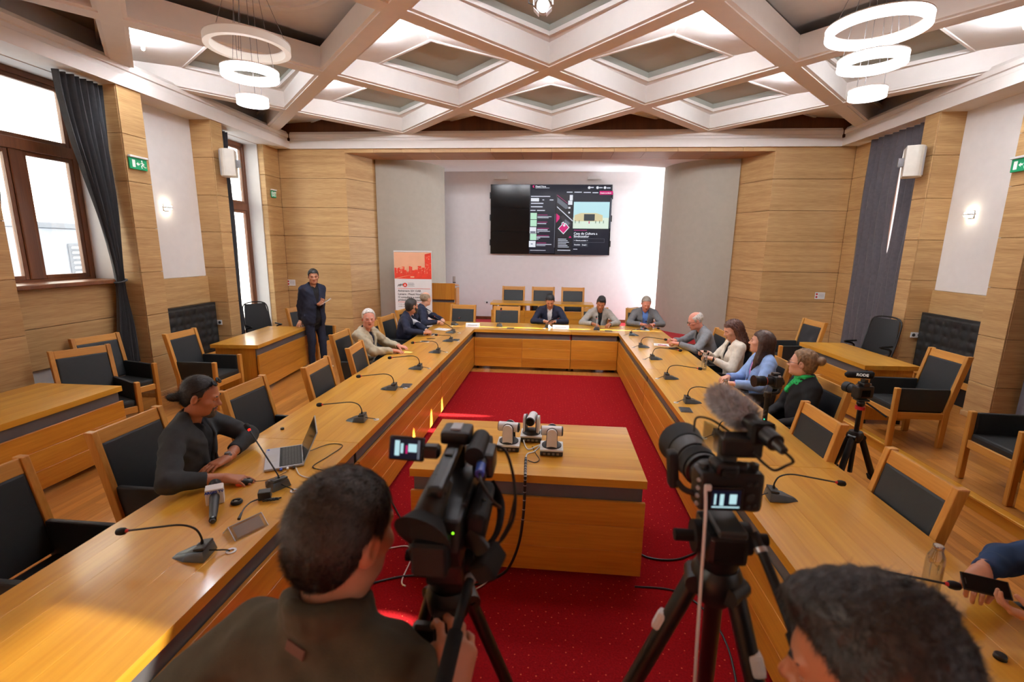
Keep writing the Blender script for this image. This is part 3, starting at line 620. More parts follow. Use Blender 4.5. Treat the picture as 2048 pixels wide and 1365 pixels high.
chair('empty dark armchair just in front of the elderly man in beige', -2.45, 5.55, R(-84), GL)
chair('dark armchair with the elderly man in the beige jacket', -3.02, 6.36, R(-90), GL)
chair('empty dark armchair between the beige jacket and the bearded man in navy', -2.92, 7.24, E_, GL)
chair('dark armchair under the bearded man in navy', -2.95, 8.06, R(-97), GL)
chair('dark armchair under the balding man in navy', -2.95, 9.0, R(-100), GL)
chair('empty armchair at the far table in front of the lectern', -1.93, 9.92, R(177), 'armchairs behind the far table')
chair('empty armchair at the far table behind the tilted microphone and name card', -.98, 9.85, S_, 'armchairs behind the far table')
chair('armchair under the man in the navy suit at the far table', -.06, 10.0, S_, 'armchairs behind the far table')
chair('armchair under the man in the light grey jacket', .86, 9.98, R(184), 'armchairs behind the far table')
coat_chair = chair('armchair with a beige coat over its back at the far table corner', 1.78, 9.98, S_, 'armchairs behind the far table')
chair('empty dark armchair below the near right table edge, in front of the black tripod', 2.13, 2.72, W_, GR)
chair('empty dark armchair beside the furry microphone and the woman with the green scarf', 2.07, 3.64, W_, GR)
chair('dark armchair with the woman in black and green scarf', 2.63, 4.55, R(92), GR)
chair('dark armchair with the woman in the light blue jacket', 2.62, 5.58, W_, GR)
chair('dark armchair with the woman in the white jacket', 2.60, 6.42, W_, GR)
chair('dark armchair with the elderly man in glasses and grey jacket', 2.60, 7.42, R(92), GR)
chair('armchair in side view at the near end of the desk with the standing man', -5.19, 6.05, E_, GS)
chair('armchair by the window parapet, front one of the two behind the window desk', -5.44, 4.86, R(-116), GS)
chair('armchair by the window parapet, rear one of the two, half hidden', -5.98, 5.56, R(-104), GS)
chair('armchair at the far end of the desk the standing man leans on', -5.08, 8.9, R(-104), GS)
chair('armchair in side view in front of the tufted bench on the curtain side', 4.44, 5.60, W_, GS, .12)
chair('armchair at the far end of the desk below the grey violet curtains', 4.2, 7.95, R(96), GS, .12)
ch = chair('armchair cut by the picture edge with a round white mark on its back pad', 4.60, 4.32, R(88), GS, .12)
MB().lathe([(.05, 0), (.05, .003), (.038, .003), (.038, 0)], (0, -.286, .78), Vector((0, .97, .2)), n=24, closed=True).obj('white_mark', MT['sign_white'], ch)
for lb, x in (('empty armchair behind the stage table, first from the lectern', -1.0), ('empty armchair behind the stage table, middle one', -.27), ('empty armchair behind the stage table, farthest from the lectern', .45)):
    chair(lb, x, 11.62, S_, 'armchairs on the stage', .28)
# ---- beige coat on its chair
mb = MB(); rows = []
for j in range(9):
    v = j/8; rows.append([(-.26+.52*i/10+.01*math.sin(i*1.7+j), -.425-.05*math.sin(min(v*2, 1)*1.57)+.012*math.sin(i*2.1), 1.06-.62*v+.012*math.sin(i*1.3)) for i in range(11)])
mb.grid(rows, .012)
pm('coat_beige', (196, 184, 160), .85, bump=.2, scale=20)
ct = mb.obj('coat', MT['coat_beige'], None, True); ct.location = coat_chair.location; ct.rotation_euler = coat_chair.rotation_euler
tag(ct, 'pale beige coat hanging over the back of the far corner armchair', 'coat')
# ---- mesh office chairs in the window bays
def office(label, x, y, rz, z=0):
    t = thing('office_chair', label, 'chair', (x, y, z), rz); B = MT['black_matt']
    rows = [[(u*(.24-.05*v*v), -.24-.12*v-.03*(u*u), .52+.56*v) for u in [k/5-1 for k in range(11)]] for v in [k/8 for k in range(9)]]
    MB().grid(rows, .015).obj('mesh_back', B, t, True)
    MB().tube(spline([(-.24, -.24, .5), (-.24, -.33, .8), (-.19, -.39, 1.08), (.19, -.39, 1.08), (.24, -.33, .8), (.24, -.24, .5)], 5), .013, 8).obj('back_frame', MT['black'], t, True)
    MB().box((0, 0, .48), (.48, .46, .08), None, .03, 2).obj('seat', B, t)
    for s in (-1, 1): MB().tube(spline([(s*.26, -.1, .47), (s*.29, -.12, .62), (s*.28, .12, .68), (s*.28, -.16, .68)], 5), .015, 8).obj('armrest', MT['black'], t, True)
    MB().cyl((0, 0, .44), (0, 0, .12), .03).obj('column', MT['black'], t)
    for k in range(5):
        a = k*2*math.pi/5; o = MB().tube([(0, 0, .12), (.27*math.cos(a), .27*math.sin(a), .075)], [.022, .015], 8).obj('leg', MT['black'], t)
        MB().ball((.27*math.cos(a), .27*math.sin(a), .03), (.025, .025, .03), 8).obj('caster', MT['rubber'], o)
office('black mesh office chair in the window bay behind the side desk', -5.68, 8.72, R(-125))
office('black mesh office chair in front of the grey violet curtains', 5.05, 7.95, R(115), .12)
# ---- tufted wall benches
def bench(side, y0, y1, label, z=0):
    x = mx(-6.085, side); s = -side; t = thing('wall_bench', label, 'bench', (x, (y0+y1)/2, z)); h = (y1-y0)/2
    ny, nz = 8, 6; rows = []
    for j in range(nz*6+1):
        v = j/(nz*6); row = []
        for i in range(ny*6+1):
            u = i/(ny*6); d = abs(math.sin(u*ny*math.pi))*abs(math.sin(v*nz*math.pi)); e = min(1, min(u, 1-u)*25)*min(1, min(v, 1-v)*18)
            row.append((s*(.03+.05*e+.018*d*e), -h+2*h*u, .36+.86*v))
        rows.append(row)
    MB().grid(rows, 0).obj('tufted_back', MT['leather_dark'], t, True)
    MB().bx(s*.0, s*.06, -h, h, .355, 1.225).obj('back_board', MT['leather_dark'], t)
    MB().bx(s*.0, s*.10, -h-.005, h+.005, .27, .36, .005).obj('bottom_rail', MT['chair_y'], t)
    for y in (-h+.06, h-.06): MB().bx(0, s*.08, y-.03, y+.03, 0, .27, .004).obj('leg', MT['chair_z'], t)
    MB().bx(s*.0, s*.03, -h+.09, h-.09, .0, .27).obj('kickboard', MT['black_matt'], t)
bench(-1, 6.64, 7.88, 'tall tufted black bench back on the wall behind the side-view armchair near the exit sign')
bench(1, 6.66, 7.88, 'tall tufted black bench back on the wall below the glowing lamp, curtain side', .12)
# ---- stage: table, lectern, banner
t = thing('stage_table', 'long oak table on the red stage in front of three armchairs', 'table', (-.28, 10.95, .28)); 
slab_boards(t, -1.17, 1.17, -.3, .3, .685, .735, 4, 'x')
for k in range(3):
    for q in range(3): MB().bx(-1.15+k*.77, -1.15+(k+1)*.77-.003, -.28, -.255, .06+q*.17, .23-.002+q*.17, .003).obj('front_board', MT['panel_x'], t)
for x in (-1.1, 1.1, -.4, .4): MB().bx(x-.025, x+.025, -.25, .26, 0, .685, .004).obj('side_panel', MT['panel_z'], t)
t = thing('lectern', 'plain oak lectern on the stage behind the roll-up banner', 'lectern', (-2.66, 11.35, .28))
MB().bx(-.3, .3, -.2, -.17, .0, .66, .004).obj('front_panel', MT['panel_z'], t); MB().bx(-.3, .3, -.26, -.23, .73, 1.12, .004).obj('reading_board', MT['panel_z'], t)
for s in (-1, 1): MB().bx(s*.29-.015, s*.29+.015, -.17, .22, 0, 1.0, .004).obj('side_panel', MT['panel_z'], t)
MB().box((0, 0, 1.07), (.6, .48, .03), (R(-8), 0, 0), .004).obj('top', MT['oak_x'], t); MB().bx(-.27, .27, -.2, -.19, .66, .73).obj('cable_strip', MT['strip_grey'], t)
t = thing('small_monitor', 'small clear upright stand on the corner of the lectern', 'stand', (-2.42, 11.3, 1.395))
MB().bx(-.035, .035, -.02, .03, 0, .022, .004).obj('base', MT['black'], t); MB().bx(-.028, .028, .0, .006, .022, .16).obj('plate', MT['acrylic'], t); MB().bx(-.034, -.028, 0, .008, .02, .16).obj('edge', MT['dark_grey'], t)
pm('banner_white', (238, 236, 234), .6, var=.01); pm('banner_red', (226, 62, 40), .6, var=.1, scale=12); pm('banner_pale', (236, 178, 142), .6, var=.06, scale=3); pm('ink', (60, 52, 52), .6); pm('ink_grey', (150, 144, 144), .6)
t = thing('roll_up_banner', 'roll-up banner with an orange-red city picture and black text by the lectern', 'banner', (-3.23, 10.62, .28), R(2)); W2, H = .43, 1.86
MB().bx(-W2, W2, -.06, .06, 0, .09, .012).obj('base', MT['silver'], t); MB().bx(-W2, W2, 0, .006, .08, H).obj('sheet', MT['banner_white'], t); MB().bx(-W2-.005, W2+.005, -.01, .016, H-.015, H+.015, .004).obj('top_rail', MT['plastic_white'], t)
MB().cyl((0, .05, .06), (0, .012, H), .008).obj('pole', MT['silver'], t)
for s in (-1, 1): MB().bx(s*.3-.03, s*.3+.03, -.16, .16, 0, .012).obj('foot', MT['silver'], t)
y = -.002
def fl(mb, x0, x1, z0, z1, k=1): return mb.bx(x0, x1, y-.001*k, y, z0, z1)
fl(MB(), -W2+.003, W2-.003, 1.24, H-.02).obj('picture_sky', MT['banner_pale'], t)
mb = MB(); rg = random.Random(5); x = -W2+.005
while x < .24: 
    ww = .02+.06*rg.random(); fl(mb, x, min(x+ww, W2-.004), 1.25, 1.4+.12*rg.random()+.06*(x+.4), 2); x += ww+.006*rg.random()
fl(mb, .28, W2-.004, 1.25, 1.80, 2); fl(mb, -W2+.004, W2-.004, 1.242, 1.36, 3); mb.prism([(.28, y, 1.8), (W2-.004, y, 1.83), (W2-.004, y, 1.78), (.28, y, 1.78)], (0, -.002, 0)); mb.obj('picture_houses', MT['banner_red'], t)
mb = MB()
for k in range(26): xx = -W2+.05+.72*rg.random(); zz = 1.37+.12*rg.random(); fl(mb, xx, xx+.014, zz, zz+.02, 4)
for k in range(18): xx = .30+.10*rg.random(); zz = 1.40+.36*rg.random(); fl(mb, xx, xx+.02, zz, zz+.006, 4)
fl(mb, -.06, .03, 1.27, 1.30, 4); mb.prism([(-.42, y-.004, 1.25), (-.05, y-.004, 1.335), (-.04, y-.004, 1.335), (-.36, y-.004, 1.25)], (0, -.001, 0)); mb.obj('picture_lights', MT['banner_pale'], t)
mb = MB(); mb.ball((-W2+.07, y, 1.47), (.05, .002, .03), 12); mb.ball((-W2+.06, y, 1.43), (.06, .002, .012), 12); mb.obj('picture_dome', MT['banner_white'], t)
MB().lathe([(.0, 0), (.05, 0), (.05, .002), (0, .002)], (-.19, y, 1.10), (0, -1, 0), 24).obj('logo_disc', MT['banner_red'], t)
MB().prism([(-.215, y-.002, 1.075), (-.19, y-.002, 1.13), (-.165, y-.002, 1.075), (-.18, y-.002, 1.075), (-.19, y-.002, 1.1), (-.2, y-.002, 1.075)], (0, -.0015, 0)).obj('logo_mark', MT['banner_white'], t)
mb = MB(); 
for a in ((0, .0), (.025, .02), (.05, .0)): mb.tube(spline([(-.36+a[0], y-.002, 1.06+a[1]), (-.34+a[0], y-.002, 1.11), (-.30+a[0], y-.002, 1.09), (-.29+a[0], y-.002, 1.13)], 4), .005, 5)
mb.obj('logo_scroll', MT['ink'], t)
mb = MB(); [fl(mb, -.12, .01+.02*(k % 2), 1.14-.022*k, 1.147-.022*k) for k in range(4)]; mb.obj('small_text', MT['ink_grey'], t)
mb = MB(); [fl(mb, -.36, .39, z, z+.008) for z in (1.015, .70, .42)]; mb.obj('rule', MT['banner_red'], t)
RX = Matrix.Rotation(R(90), 4, 'X')
for body, z in (('Aniversare 25+ OAR', .945), ('Lansare : Pitesti Nova', .87), ('O consultare a comunitatii', .80), ('privind viitorul orasului', .735)):
    text('lettering', body, .062, MT['ink'], t, Matrix.Translation((-.36, y, z)) @ RX, bold=.0012)
for body, z in (('7-14 oct', .64), ('10:00-18:00', .59), ('intrare libera', .47)): text('lettering', body, .042, MT['ink_grey'], t, Matrix.Translation((-.36, y, z)) @ RX)
# ---- video wall
tv = thing('video_wall', 'wall of nine black display panels showing a dark web page on the white back wall', 'screen', (-.17, 12.90, 2.99)); TW, TH = 3.18, 1.80
for i in range(3):
    for j in range(3):
        x = -TW/2+TW*(i+.5)/3; z = -TH/2+TH*(j+.5)/3; MB().bx(x-TW/6+.0015, x+TW/6-.0015, -.0, .085, z-TH/6+.0015, z+TH/6-.0015, .003).obj('display_panel', MT['black_gloss'], tv)
mb = MB()
for s in (-1, 1):
    for z in (-.6, .05, .62): mb.bx(s*(TW/2+.002), s*(TW/2+.025), .03, .07, z-.08, z+.08)
mb.obj('mount_clip', MT['black'], tv)
def sc(u0, u1, v0, v1, k=1):                                  # picture coordinates measured on the display, left-top origin
    f = lambda u: -TW/2+TW*(u-165)/1735; g = lambda v: TH/2-TH*(v-147)/1000
    return f(u0), f(u1), -.0012*k, -.0006*k+.0, g(v1), g(v0)
for nm, c, s_ in (('scr_navy', (16, 20, 40), .8), ('scr_map', (58, 52, 62), .7), ('scr_map2', (30, 28, 38), .7), ('scr_white', (235, 240, 250), 1.0), ('scr_pink', (214, 30, 120), 1.0), ('scr_sky', (190, 232, 240), 1.05), ('scr_ground', (226, 244, 226), 1.0), ('scr_build', (226, 214, 170), .95), ('scr_dark', (60, 66, 70), .8), ('scr_mint', (190, 236, 208), 1.0), ('scr_text', (220, 226, 240), .9), ('scr_ptext', (200, 60, 140), .7), ('scr_grey', (120, 126, 140), .7)): emi(nm, c, s_*1.15)
def screen(nm, mat, rects, k=1):
    mb = MB(); [mb.bx(*sc(*r, k)) for r in rects]; return mb.obj(nm, MT[mat], tv)
screen('page_background', 'scr_navy', [(735, 1110, 150, 1130), (1110, 1885, 150, 290), (1357, 1885, 290, 1145)])
screen('map_background', 'scr_map2', [(1115, 1357, 290, 1140)])
def poly(nm, mat, pts, k):
    f = lambda u: -TW/2+TW*(u-165)/1735; g = lambda v: TH/2-TH*(v-147)/1000
    MB().prism([(f(u), -.0012*k, g(v)) for u, v in pts], (0, -.0008, 0)).obj(nm, MT[mat], tv)
poly('map_block', 'scr_grey', [(1128, 325), (1270, 430), (1290, 480), (1250, 490), (1128, 400)], 2); poly('map_street', 'scr_text', [(1125, 450), (1356, 650), (1356, 668), (1125, 466)], 3); poly('map_street', 'scr_ptext', [(1125, 290), (1275, 405), (1275, 412), (1125, 300)], 3)
poly('map_block', 'scr_map', [(1180, 600), (1215, 572), (1340, 690), (1310, 790), (1260, 760)], 2); poly('map_block', 'scr_grey', [(1250, 635), (1322, 690), (1295, 722), (1235, 668)], 3)
poly('map_plot', 'scr_pink', [(1120, 553), (1168, 590), (1168, 630), (1120, 688)], 3); poly('map_plot_edge', 'scr_white', [(1148, 770), (1230, 850), (1314, 752), (1258, 688), (1240, 690), (1224, 668), (1196, 690), (1204, 705)], 3); poly('map_plot', 'scr_pink', [(1160, 768), (1230, 834), (1301, 752), (1252, 700), (1236, 703), (1222, 684), (1207, 696), (1214, 711)], 4)
MB().lathe([(0, 0), (.032, 0), (.032, .001), (0, .001)], (-TW/2+TW*(1238-165)/1735, -.007, TH/2-TH*(722-147)/1000), (0, -1, 0), 16).obj('map_pin', MT['scr_white'], tv)
screen('map_button', 'scr_white', [(1303, 1347, 292, 368), (1283, 1343, 372, 430), (1290, 1318, 460, 485), (1290, 1314, 528, 552)], 3)
screen('map_legend', 'scr_text', [(1155, 1275+20*(k % 3), 915+23*k, 924+23*k) for k in range(6)]+[(1150, 1338, 1076, 1088)], 3); poly('map_marker', 'scr_pink', [(1305, 900), (1328, 872), (1350, 900)], 3)
screen('photo_sky', 'scr_sky', [(1365, 1870, 388, 610)], 2); screen('photo_ground', 'scr_ground', [(1362, 1868, 610, 765)], 2)
poly('photo_house', 'scr_build', [(1380, 575), (1470, 545), (1690, 545), (1780, 575), (1780, 662), (1380, 662)], 3); screen('photo_door', 'scr_dark', [(1515, 1668, 560, 655)]+[(1390+k*55+(180 if k > 1 else 0), 1398+k*55+(180 if k > 1 else 0), 650, 690) for k in range(5)], 4); screen('photo_person', 'scr_pink', [(1585, 1598, 660, 695)], 4)
screen('pink_button', 'scr_pink', [(1720, 1908, 236, 286)], 2); screen('tab', 'scr_white', [(750, 866, 338, 385)], 2)
screen('thumbnail', 'scr_mint', [(748, 840, 548+100*k, 640+100*k) for k in (0, 1, 3)], 2); screen('thumbnail', 'scr_white', [(742, 835, 752, 842), (733, 830, 952, 1042)], 2); screen('thumbnail_detail', 'scr_grey', [(760, 790, 990, 1003), (750, 825, 812, 838)], 3)
screen('text_line', 'scr_text', [(750, 1025, 308, 320), (915, 940, 357, 370), (1018, 1072, 357, 371), (752, 930, 405, 420), (752, 920, 453, 468), (745, 820, 506, 520), (840, 955, 506, 520), (848, 1052, 596, 606), (848, 1010, 613, 621), (848, 978, 694, 706), (848, 1000, 782, 796), (848, 1035, 806, 815), (848, 876, 825, 833), (845, 1030, 886, 897), (845, 895, 904, 914), (845, 872, 922, 930), (842, 1062, 995, 1006), (842, 975, 1015, 1022), (750, 980, 1084, 1092), (812, 1012, 192, 199), (1380, 1438, 1060, 1069), (1258, 1340, 247, 260), (1365, 1472, 247, 260), (1496, 1598, 250, 263), (1620, 1702, 253, 266), (1592, 1636, 180, 195), (1712, 1760, 183, 197), (1818, 1870, 186, 201)], 3)
screen('pink_text_line', 'scr_ptext', [(850, 995, 573, 581), (850, 995, 674, 682), (850, 1020, 764, 772), (848, 1020, 868, 876), (845, 985, 975, 983), (1380, 1565, 786, 795)], 3); screen('scroll_bar', 'scr_grey', [(1098, 1107, 560, 1045), (1885, 1893, 330, 760)], 3)
screen('outline', 'scr_grey', [(1375, 1820, 908, 911), (1375, 1820, 962, 965), (1375, 1378, 908, 965), (1817, 1820, 908, 965), (1372, 1480, 975, 978), (1372, 1480, 1020, 1023), (1490, 1590, 975, 978), (1490, 1590, 1022, 1025)], 3)
def stext(body, u, v, size, mat='scr_white', bold=.002): text('lettering', body, size, MT[mat], tv, Matrix.Translation((-TW/2+TW*(u-165)/1735, -.005, TH/2-TH*(v-147)/1000)) @ RX, bold=bold)
stext('Casa de Cultura a', 1378, 852, .085); stext('Sindicatelor', 1378, 893, .085); stext('Pitesti Nova', 812, 185, .055); stext('Propune un obiectiv', 1732, 270, .034); stext('Descriere', 1388, 1006, .04); stext('Detalii +', 1502, 1008, .04); stext('<  Obiectiv precedent  >', 1385, 944, .036)
poly('page_logo', 'scr_pink', [(770, 165), (800, 158), (785, 178), (800, 196), (775, 190)], 3)
for u in (1572, 1688, 1792): MB().lathe([(0, 0), (.034, 0), (.034, .001), (0, .001)], (-TW/2+TW*(u-165)/1735, -.004, TH/2-TH*(190-147)/1000), (0, -1, 0), 16).obj('round_logo', MT['scr_white'], tv)
# ================================================================== GEAR AND SMALL THINGS
TT = TZ+.0006
# ---- gooseneck conference microphones; local +Y points to the speaker's seat
def mic(label, x, y, rz, neck='arch', head=None, red=False, z=TT):
    t = thing('gooseneck_microphone', label, 'microphone', (x, y, z), rz, 'gooseneck microphones on the tables')
    b = bmesh.new(); V = [(-.06, -.075, 0), (.06, -.075, 0), (.05, .03, 0), (.018, .10, 0), (-.018, .10, 0), (-.05, .03, 0)]
    T_ = [(-.048, -.068, .052), (.048, -.068, .052), (.03, .02, .036), (.008, .082, .014), (-.008, .082, .014), (-.03, .02, .036)]
    A = [b.verts.new(p) for p in V]; B = [b.verts.new(p) for p in T_]; b.faces.new(A[::-1]); b.faces.new(B)
    for i in range(6): b.faces.new((A[i], A[(i+1) % 6], B[(i+1) % 6], B[i]))
    bmesh.ops.recalc_face_normals(b, faces=b.faces); bmesh.ops.bevel(b, geom=b.edges[:], offset=.004, segments=2, profile=.6, affect='EDGES', clamp_overlap=True)
    o = MB()._add(b).obj('base', MT['mic_grey'], t, True)
    MB().box((0, -.045, .058), (.088, .05, .014), (R(-8), 0, 0), .005, 2).obj('control_block', MT['dark_grey'], t)
    MB().box((0, -.022, .064), (.02, .006, .003), (R(-8), 0, 0)).obj('button', MT['metal_grey'], t)
    if neck == 'arch': p = spline([(0, -.04, .06), (0, -.04, .10), (0, -.015, .145), (0, .05, .165), (0, .16, .155), (0, .29, .14)], 6)
    else: p = spline([(0, -.04, .06), (0, -.03, .09), tuple(a*.5+b_*.5 for a, b_ in zip((0, -.03, .09), head)), head], 6)
    MB().tube(p, [.0075]*4+[.0048]*(len(p)-4), 8).obj('neck', MT['black'], t, True)
    d = (p[-1]-p[-3]).normalized(); e = p[-1]
    MB().tube([e-d*.002, e+d*.012], [.0062, .0095], 10).obj('ring', MT['mic_red' if red else 'red'], t, True)
    MB().tube([e+d*.010, e+d*.018, e+d*.035, e+d*.052, e+d*.060], [.011, .0165, .0185, .015, .004], 12).obj('capsule', MT['black_matt'], t, True)
    MB().tube(spline([(0, -.07, .03), (.01, -.10, .022), (.025, -.13, .012), (.03, -.15, .004)], 5), .0035, 6).obj('cable', MT['black'], t, True)
    MB().lathe([(.024, 0), (.024, .004), (.013, .004), (.013, 0)], (.03, -.155, 0), n=20, closed=True).obj('cable_grommet', MT['plastic_white'], t, True)
    return t
ML = lambda y: (-1.68, y)
ws = lambda d: R(90)+R(d)
mic('gooseneck microphone nearest on the window-side table, beside the acrylic name holder', -1.69, 1.89, ws(8))
mic('gooseneck microphone with glowing red ring in front of the presenter', -1.70, 2.58, ws(-30), 's', (0, .27, .30), True)
mic('gooseneck microphone just past the laptop lid on the window-side table', -1.66, 3.73, ws(4))
mic('gooseneck microphone beside a flush socket plate in front of an empty armchair', -1.70, 4.66, ws(6))
mic('gooseneck microphone on the window-side table just before the beige jacket', -1.67, 5.52, ws(4))
mic('gooseneck microphone by the hands of the elderly man in beige', -1.67, 6.46, ws(2))
mic('gooseneck microphone beside the pen of the bearded man in navy', -1.67, 7.30, ws(2), 's', (0, .16, .10))
mic('gooseneck microphone tilted up towards the balding man in navy', -1.80, 8.06, ws(-12), 's', (0, .30, .27))
mic('gooseneck microphone at the table corner before the lectern side armchair', -1.90, 8.93, R(-25), 's', (0, .12, .12))
mic('upright gooseneck microphone before the empty armchair at the far table', -1.02, 8.90, R(-5), 's', (.01, .03, .30))
mic('gooseneck microphone in front of the man in the navy suit', -.07, 8.92, R(-50), 's', (0, .20, .155))
mic('upright gooseneck microphone in front of the light grey jacket', .81, 8.85, 0, 's', (.0, .04, .20))
mic('gooseneck microphone at the far corner before the blue shirt', 1.72, 8.93, R(-125), 's', (0, .22, .07))
mic('gooseneck microphone in the far corner of the curtain-side table', 1.41, 8.33, R(-100), 's', (0, .16, .13))
mic('gooseneck microphone in front of the elderly man in glasses', 1.40, 7.30, R(-92))
mic('gooseneck microphone between the glasses man and the woman in white', 1.42, 6.50, R(-90))
mic('gooseneck microphone beside the labelled bottle of the woman in white', 1.39, 5.50, R(-92))
mic('gooseneck microphone by the glass bottle of the woman in light blue', 1.39, 4.62, R(-92))
mic('gooseneck microphone partly hidden behind the furry windshield', 1.39, 3.72, R(-92))
mic('gooseneck microphone just beside the mirrorless camera body', 1.41, 2.78, R(-95))
mic('gooseneck microphone behind the dark-haired head, reaching to the blue sleeve', 1.36, 1.90, R(-94))
# ---- flush socket plates in the table tops
for i, (x, y, rz, lb) in enumerate(((-1.57, 4.80, 4, 'dark flush socket plate beside the microphone before an empty armchair'), (1.27, 4.38, -4, 'dark flush socket plate near the microphone and glass bottle of the woman in light blue'), (-.80, 8.72, 90, 'dark flush socket plate before the upright microphone at the far table'), (-1.57, 7.42, 0, 'dark flush socket plate near the bearded man in navy'), (1.02, 8.72, 90, 'dark flush socket plate beside the microphone of the light grey jacket'))):
    t = thing('socket_plate', lb, 'socket plate', (x, y, TT), R(rz)); MB().bx(-.055, .055, -.07, .07, 0, .006, .002).obj('frame', MT['metal_grey'], t); MB().bx(-.048, .048, -.063, .063, .006, .009, .001).obj('lid', MT['dark_grey'], t); MB().bx(-.02, .02, -.052, -.044, .009, .0105).obj('finger_slot', MT['black'], t)
# ---- laptop (faces the presenter, -X)
t = thing('laptop', 'open silver laptop in front of the presenter with sunglasses on his head', 'laptop', (-1.86, 2.95, TT), R(-60)); LW, LD = .36, .245
MB().bx(-LW/2, LW/2, -LD/2, LD/2, .004, .018, .004, 2).obj('base', MT['plastic_grey'], t)
mb = MB()
for r in range(6):
    for k in range(14): mb.bx(-LW/2+.022+k*.0228, -LW/2+.042+k*.0228, .085-r*.0195, .101-r*.0195, .0182, .020)
kb = mb.obj('keyboard', MT['dark_grey'], t); kb['kind'] = 'stuff'
MB().bx(-LW/2+.014, LW/2-.014, -.03, .112, .018, .0186).obj('keyboard_bed', MT['black_matt'], t); MB().bx(-.06, .06, -.112, -.045, .018, .0186).obj('touchpad', MT['silver'], t)
MB().bx(-LW/2+.012, -LW/2+.035, -.112, -.098, .018, .0186).obj('sticker', MT['blue'], t)
ld = empty('lid', (0, LD/2-.002, .018), parent=t); ld.rotation_euler = (R(-25), 0, 0)
MB().bx(-LW/2, LW/2, -.003, .004, 0, .235, .003).obj('lid_shell', MT['silver'], ld); MB().bx(-LW/2+.008, LW/2-.008, -.005, -.003, .012, .226).obj('display', MT['black_gloss'], ld)
for s in (-1, 1): MB().cyl((s*.1-.03, LD/2, .018), (s*.1+.03, LD/2, .018), .006).obj('hinge', MT['dark_grey'], t)
for i, (yy, c) in enumerate(((-.02, 'blue'), (.02, 'plastic_white'), (.06, 'black'))): MB().bx(LW/2, LW/2+.03, yy-.008, yy+.008, .006, .016, .002).obj('plug', MT[c], t)
def cable(label, pts, r, mat='black', name='cable', n=8): return tag(MB().tube(spline(pts, n), r, 8).obj(name, MT[mat], None, True), label, 'cable')
cable('thin black charging cable curving over the table behind the laptop lid', [(-1.74, 3.06, TT+.012), (-1.66, 3.22, TT+.004), (-1.55, 3.2, TT+.004), (-1.57, 3.02, TT+.004), (-1.60, 2.85, TT+.004), (-1.50, 2.80, TT+.004), (-1.48, 2.74, TT+.004)], .003)
cable('white and black leads plugged into the laptop side by the glowing microphone', [(-1.69, 2.80, TT+.012), (-1.63, 2.73, TT+.006), (-1.57, 2.70, TT+.004), (-1.50, 2.68, TT+.004), (-1.47, 2.6, TT+.004)], .0035, 'plastic_white')
# mouse
t = thing('computer_mouse', 'small black mouse with an orange side under the presenter\'s hand', 'mouse', (-1.905, 2.575, TT), R(-60))
MB().ball((0, 0, .013), (.031, .052, .022), 16).obj('shell', MT['black'], t, True); MB().ball((.012, -.014, .011), (.022, .034, .018), 12).obj('side_grip', MT['orange'], t, True); MB().bx(-.004, .004, .018, .036, .03, .036, .002).obj('wheel', MT['dark_grey'], t)
cable('thin mouse lead running to the laptop', [(-1.86, 2.60, TT+.008), (-1.80, 2.63, TT+.004), (-1.76, 2.68, TT+.004), (-1.73, 2.76, TT+.006)], .002)
# press microphone lying on the table
t = thing('press_microphone', 'hand microphone with a white cube flag lying in front of the presenter', 'microphone', (-1.935, 2.36, TT), rot=(0, 0, 0)); hd = Vector((-1.945, 2.40, 0)); tl = Vector((-1.75, 2.11, 0)); dv = (tl-hd).normalized()
t.rotation_euler = (0, 0, math.atan2(dv.y, dv.x)-R(90)+R(180))
# local -Y runs along the handle; the cube stands on the table and lifts the head
MB().box((0, 0, .048), (.092, .075, .096), None, .006, 2).obj('cube_flag', MT['plastic_white'], t)
text('lettering', 'ARGES TV', .021, MT['blue'], t, Matrix.Translation((0, -.0385, .072)) @ RX, 'CENTER', bold=.001)
MB().ball((0, .07, .075), (.034, .036, .034), 16).obj('foam_head', MT['black_matt'], t, True)
MB().tube([(0, .05, .068), (0, -.05, .046), (0, -.16, .026), (0, -.24, .018), (0, -.262, .016)], [.026, .026, .022, .017, .012], 14).obj('handle', MT['dark_grey'], t, True); MB().tube([(0, -.235, .0185), (0, -.25, .017)], .0185, 14).obj('connector', MT['black_gloss'], t, True)
# small objects
t = thing('lens_cap', 'black button-shaped clip lying between press microphone and power adapter', 'clip', (-1.805, 2.36, TT), R(20)); MB().lathe([(.03, 0), (.033, .008), (.028, .018), (.0, .02)], n=16).obj('body', MT['black'], t, True); MB().bx(-.02, .02, -.006, .006, .018, .024, .002).obj('latch', MT['black_gloss'], t); MB().bx(-.008, .008, -.014, -.01, .02, .0215).obj('mark', MT['plastic_white'], t)
t = thing('power_adapter', 'black power adapter with a coiled lead beside the acrylic name holder', 'adapter', (-1.675, 2.43, TT), R(25)); MB().bx(-.035, .035, -.028, .028, .0, .05, .006, 2).obj('brick', MT['dark_grey'], t)
MB().tube([(.01+.03*math.cos(a*1.3)+.003*a, -.05+.022*math.sin(a*1.3), .006+.003*(a % 5)) for a in range(24)], .003, 6).obj('coiled_lead', MT['black'], t, True); MB().tube(spline([(-.03, -.04, .02), (-.06, -.08, .03), (-.08, -.14, .035), (-.09, -.19, .03)], 5), .004, 6).obj('lead', MT['black'], t, True); MB().tube([(-.09, -.19, .03), (-.096, -.235, .02)], [.006, .009], 8).obj('plug', MT['black'], t, True)
t = thing('name_holder', 'clear acrylic tent-shaped name holder beside the near gooseneck microphone', 'name holder', (-1.585, 2.12, TT), R(62)); t.scale = (.82, .82, .82)
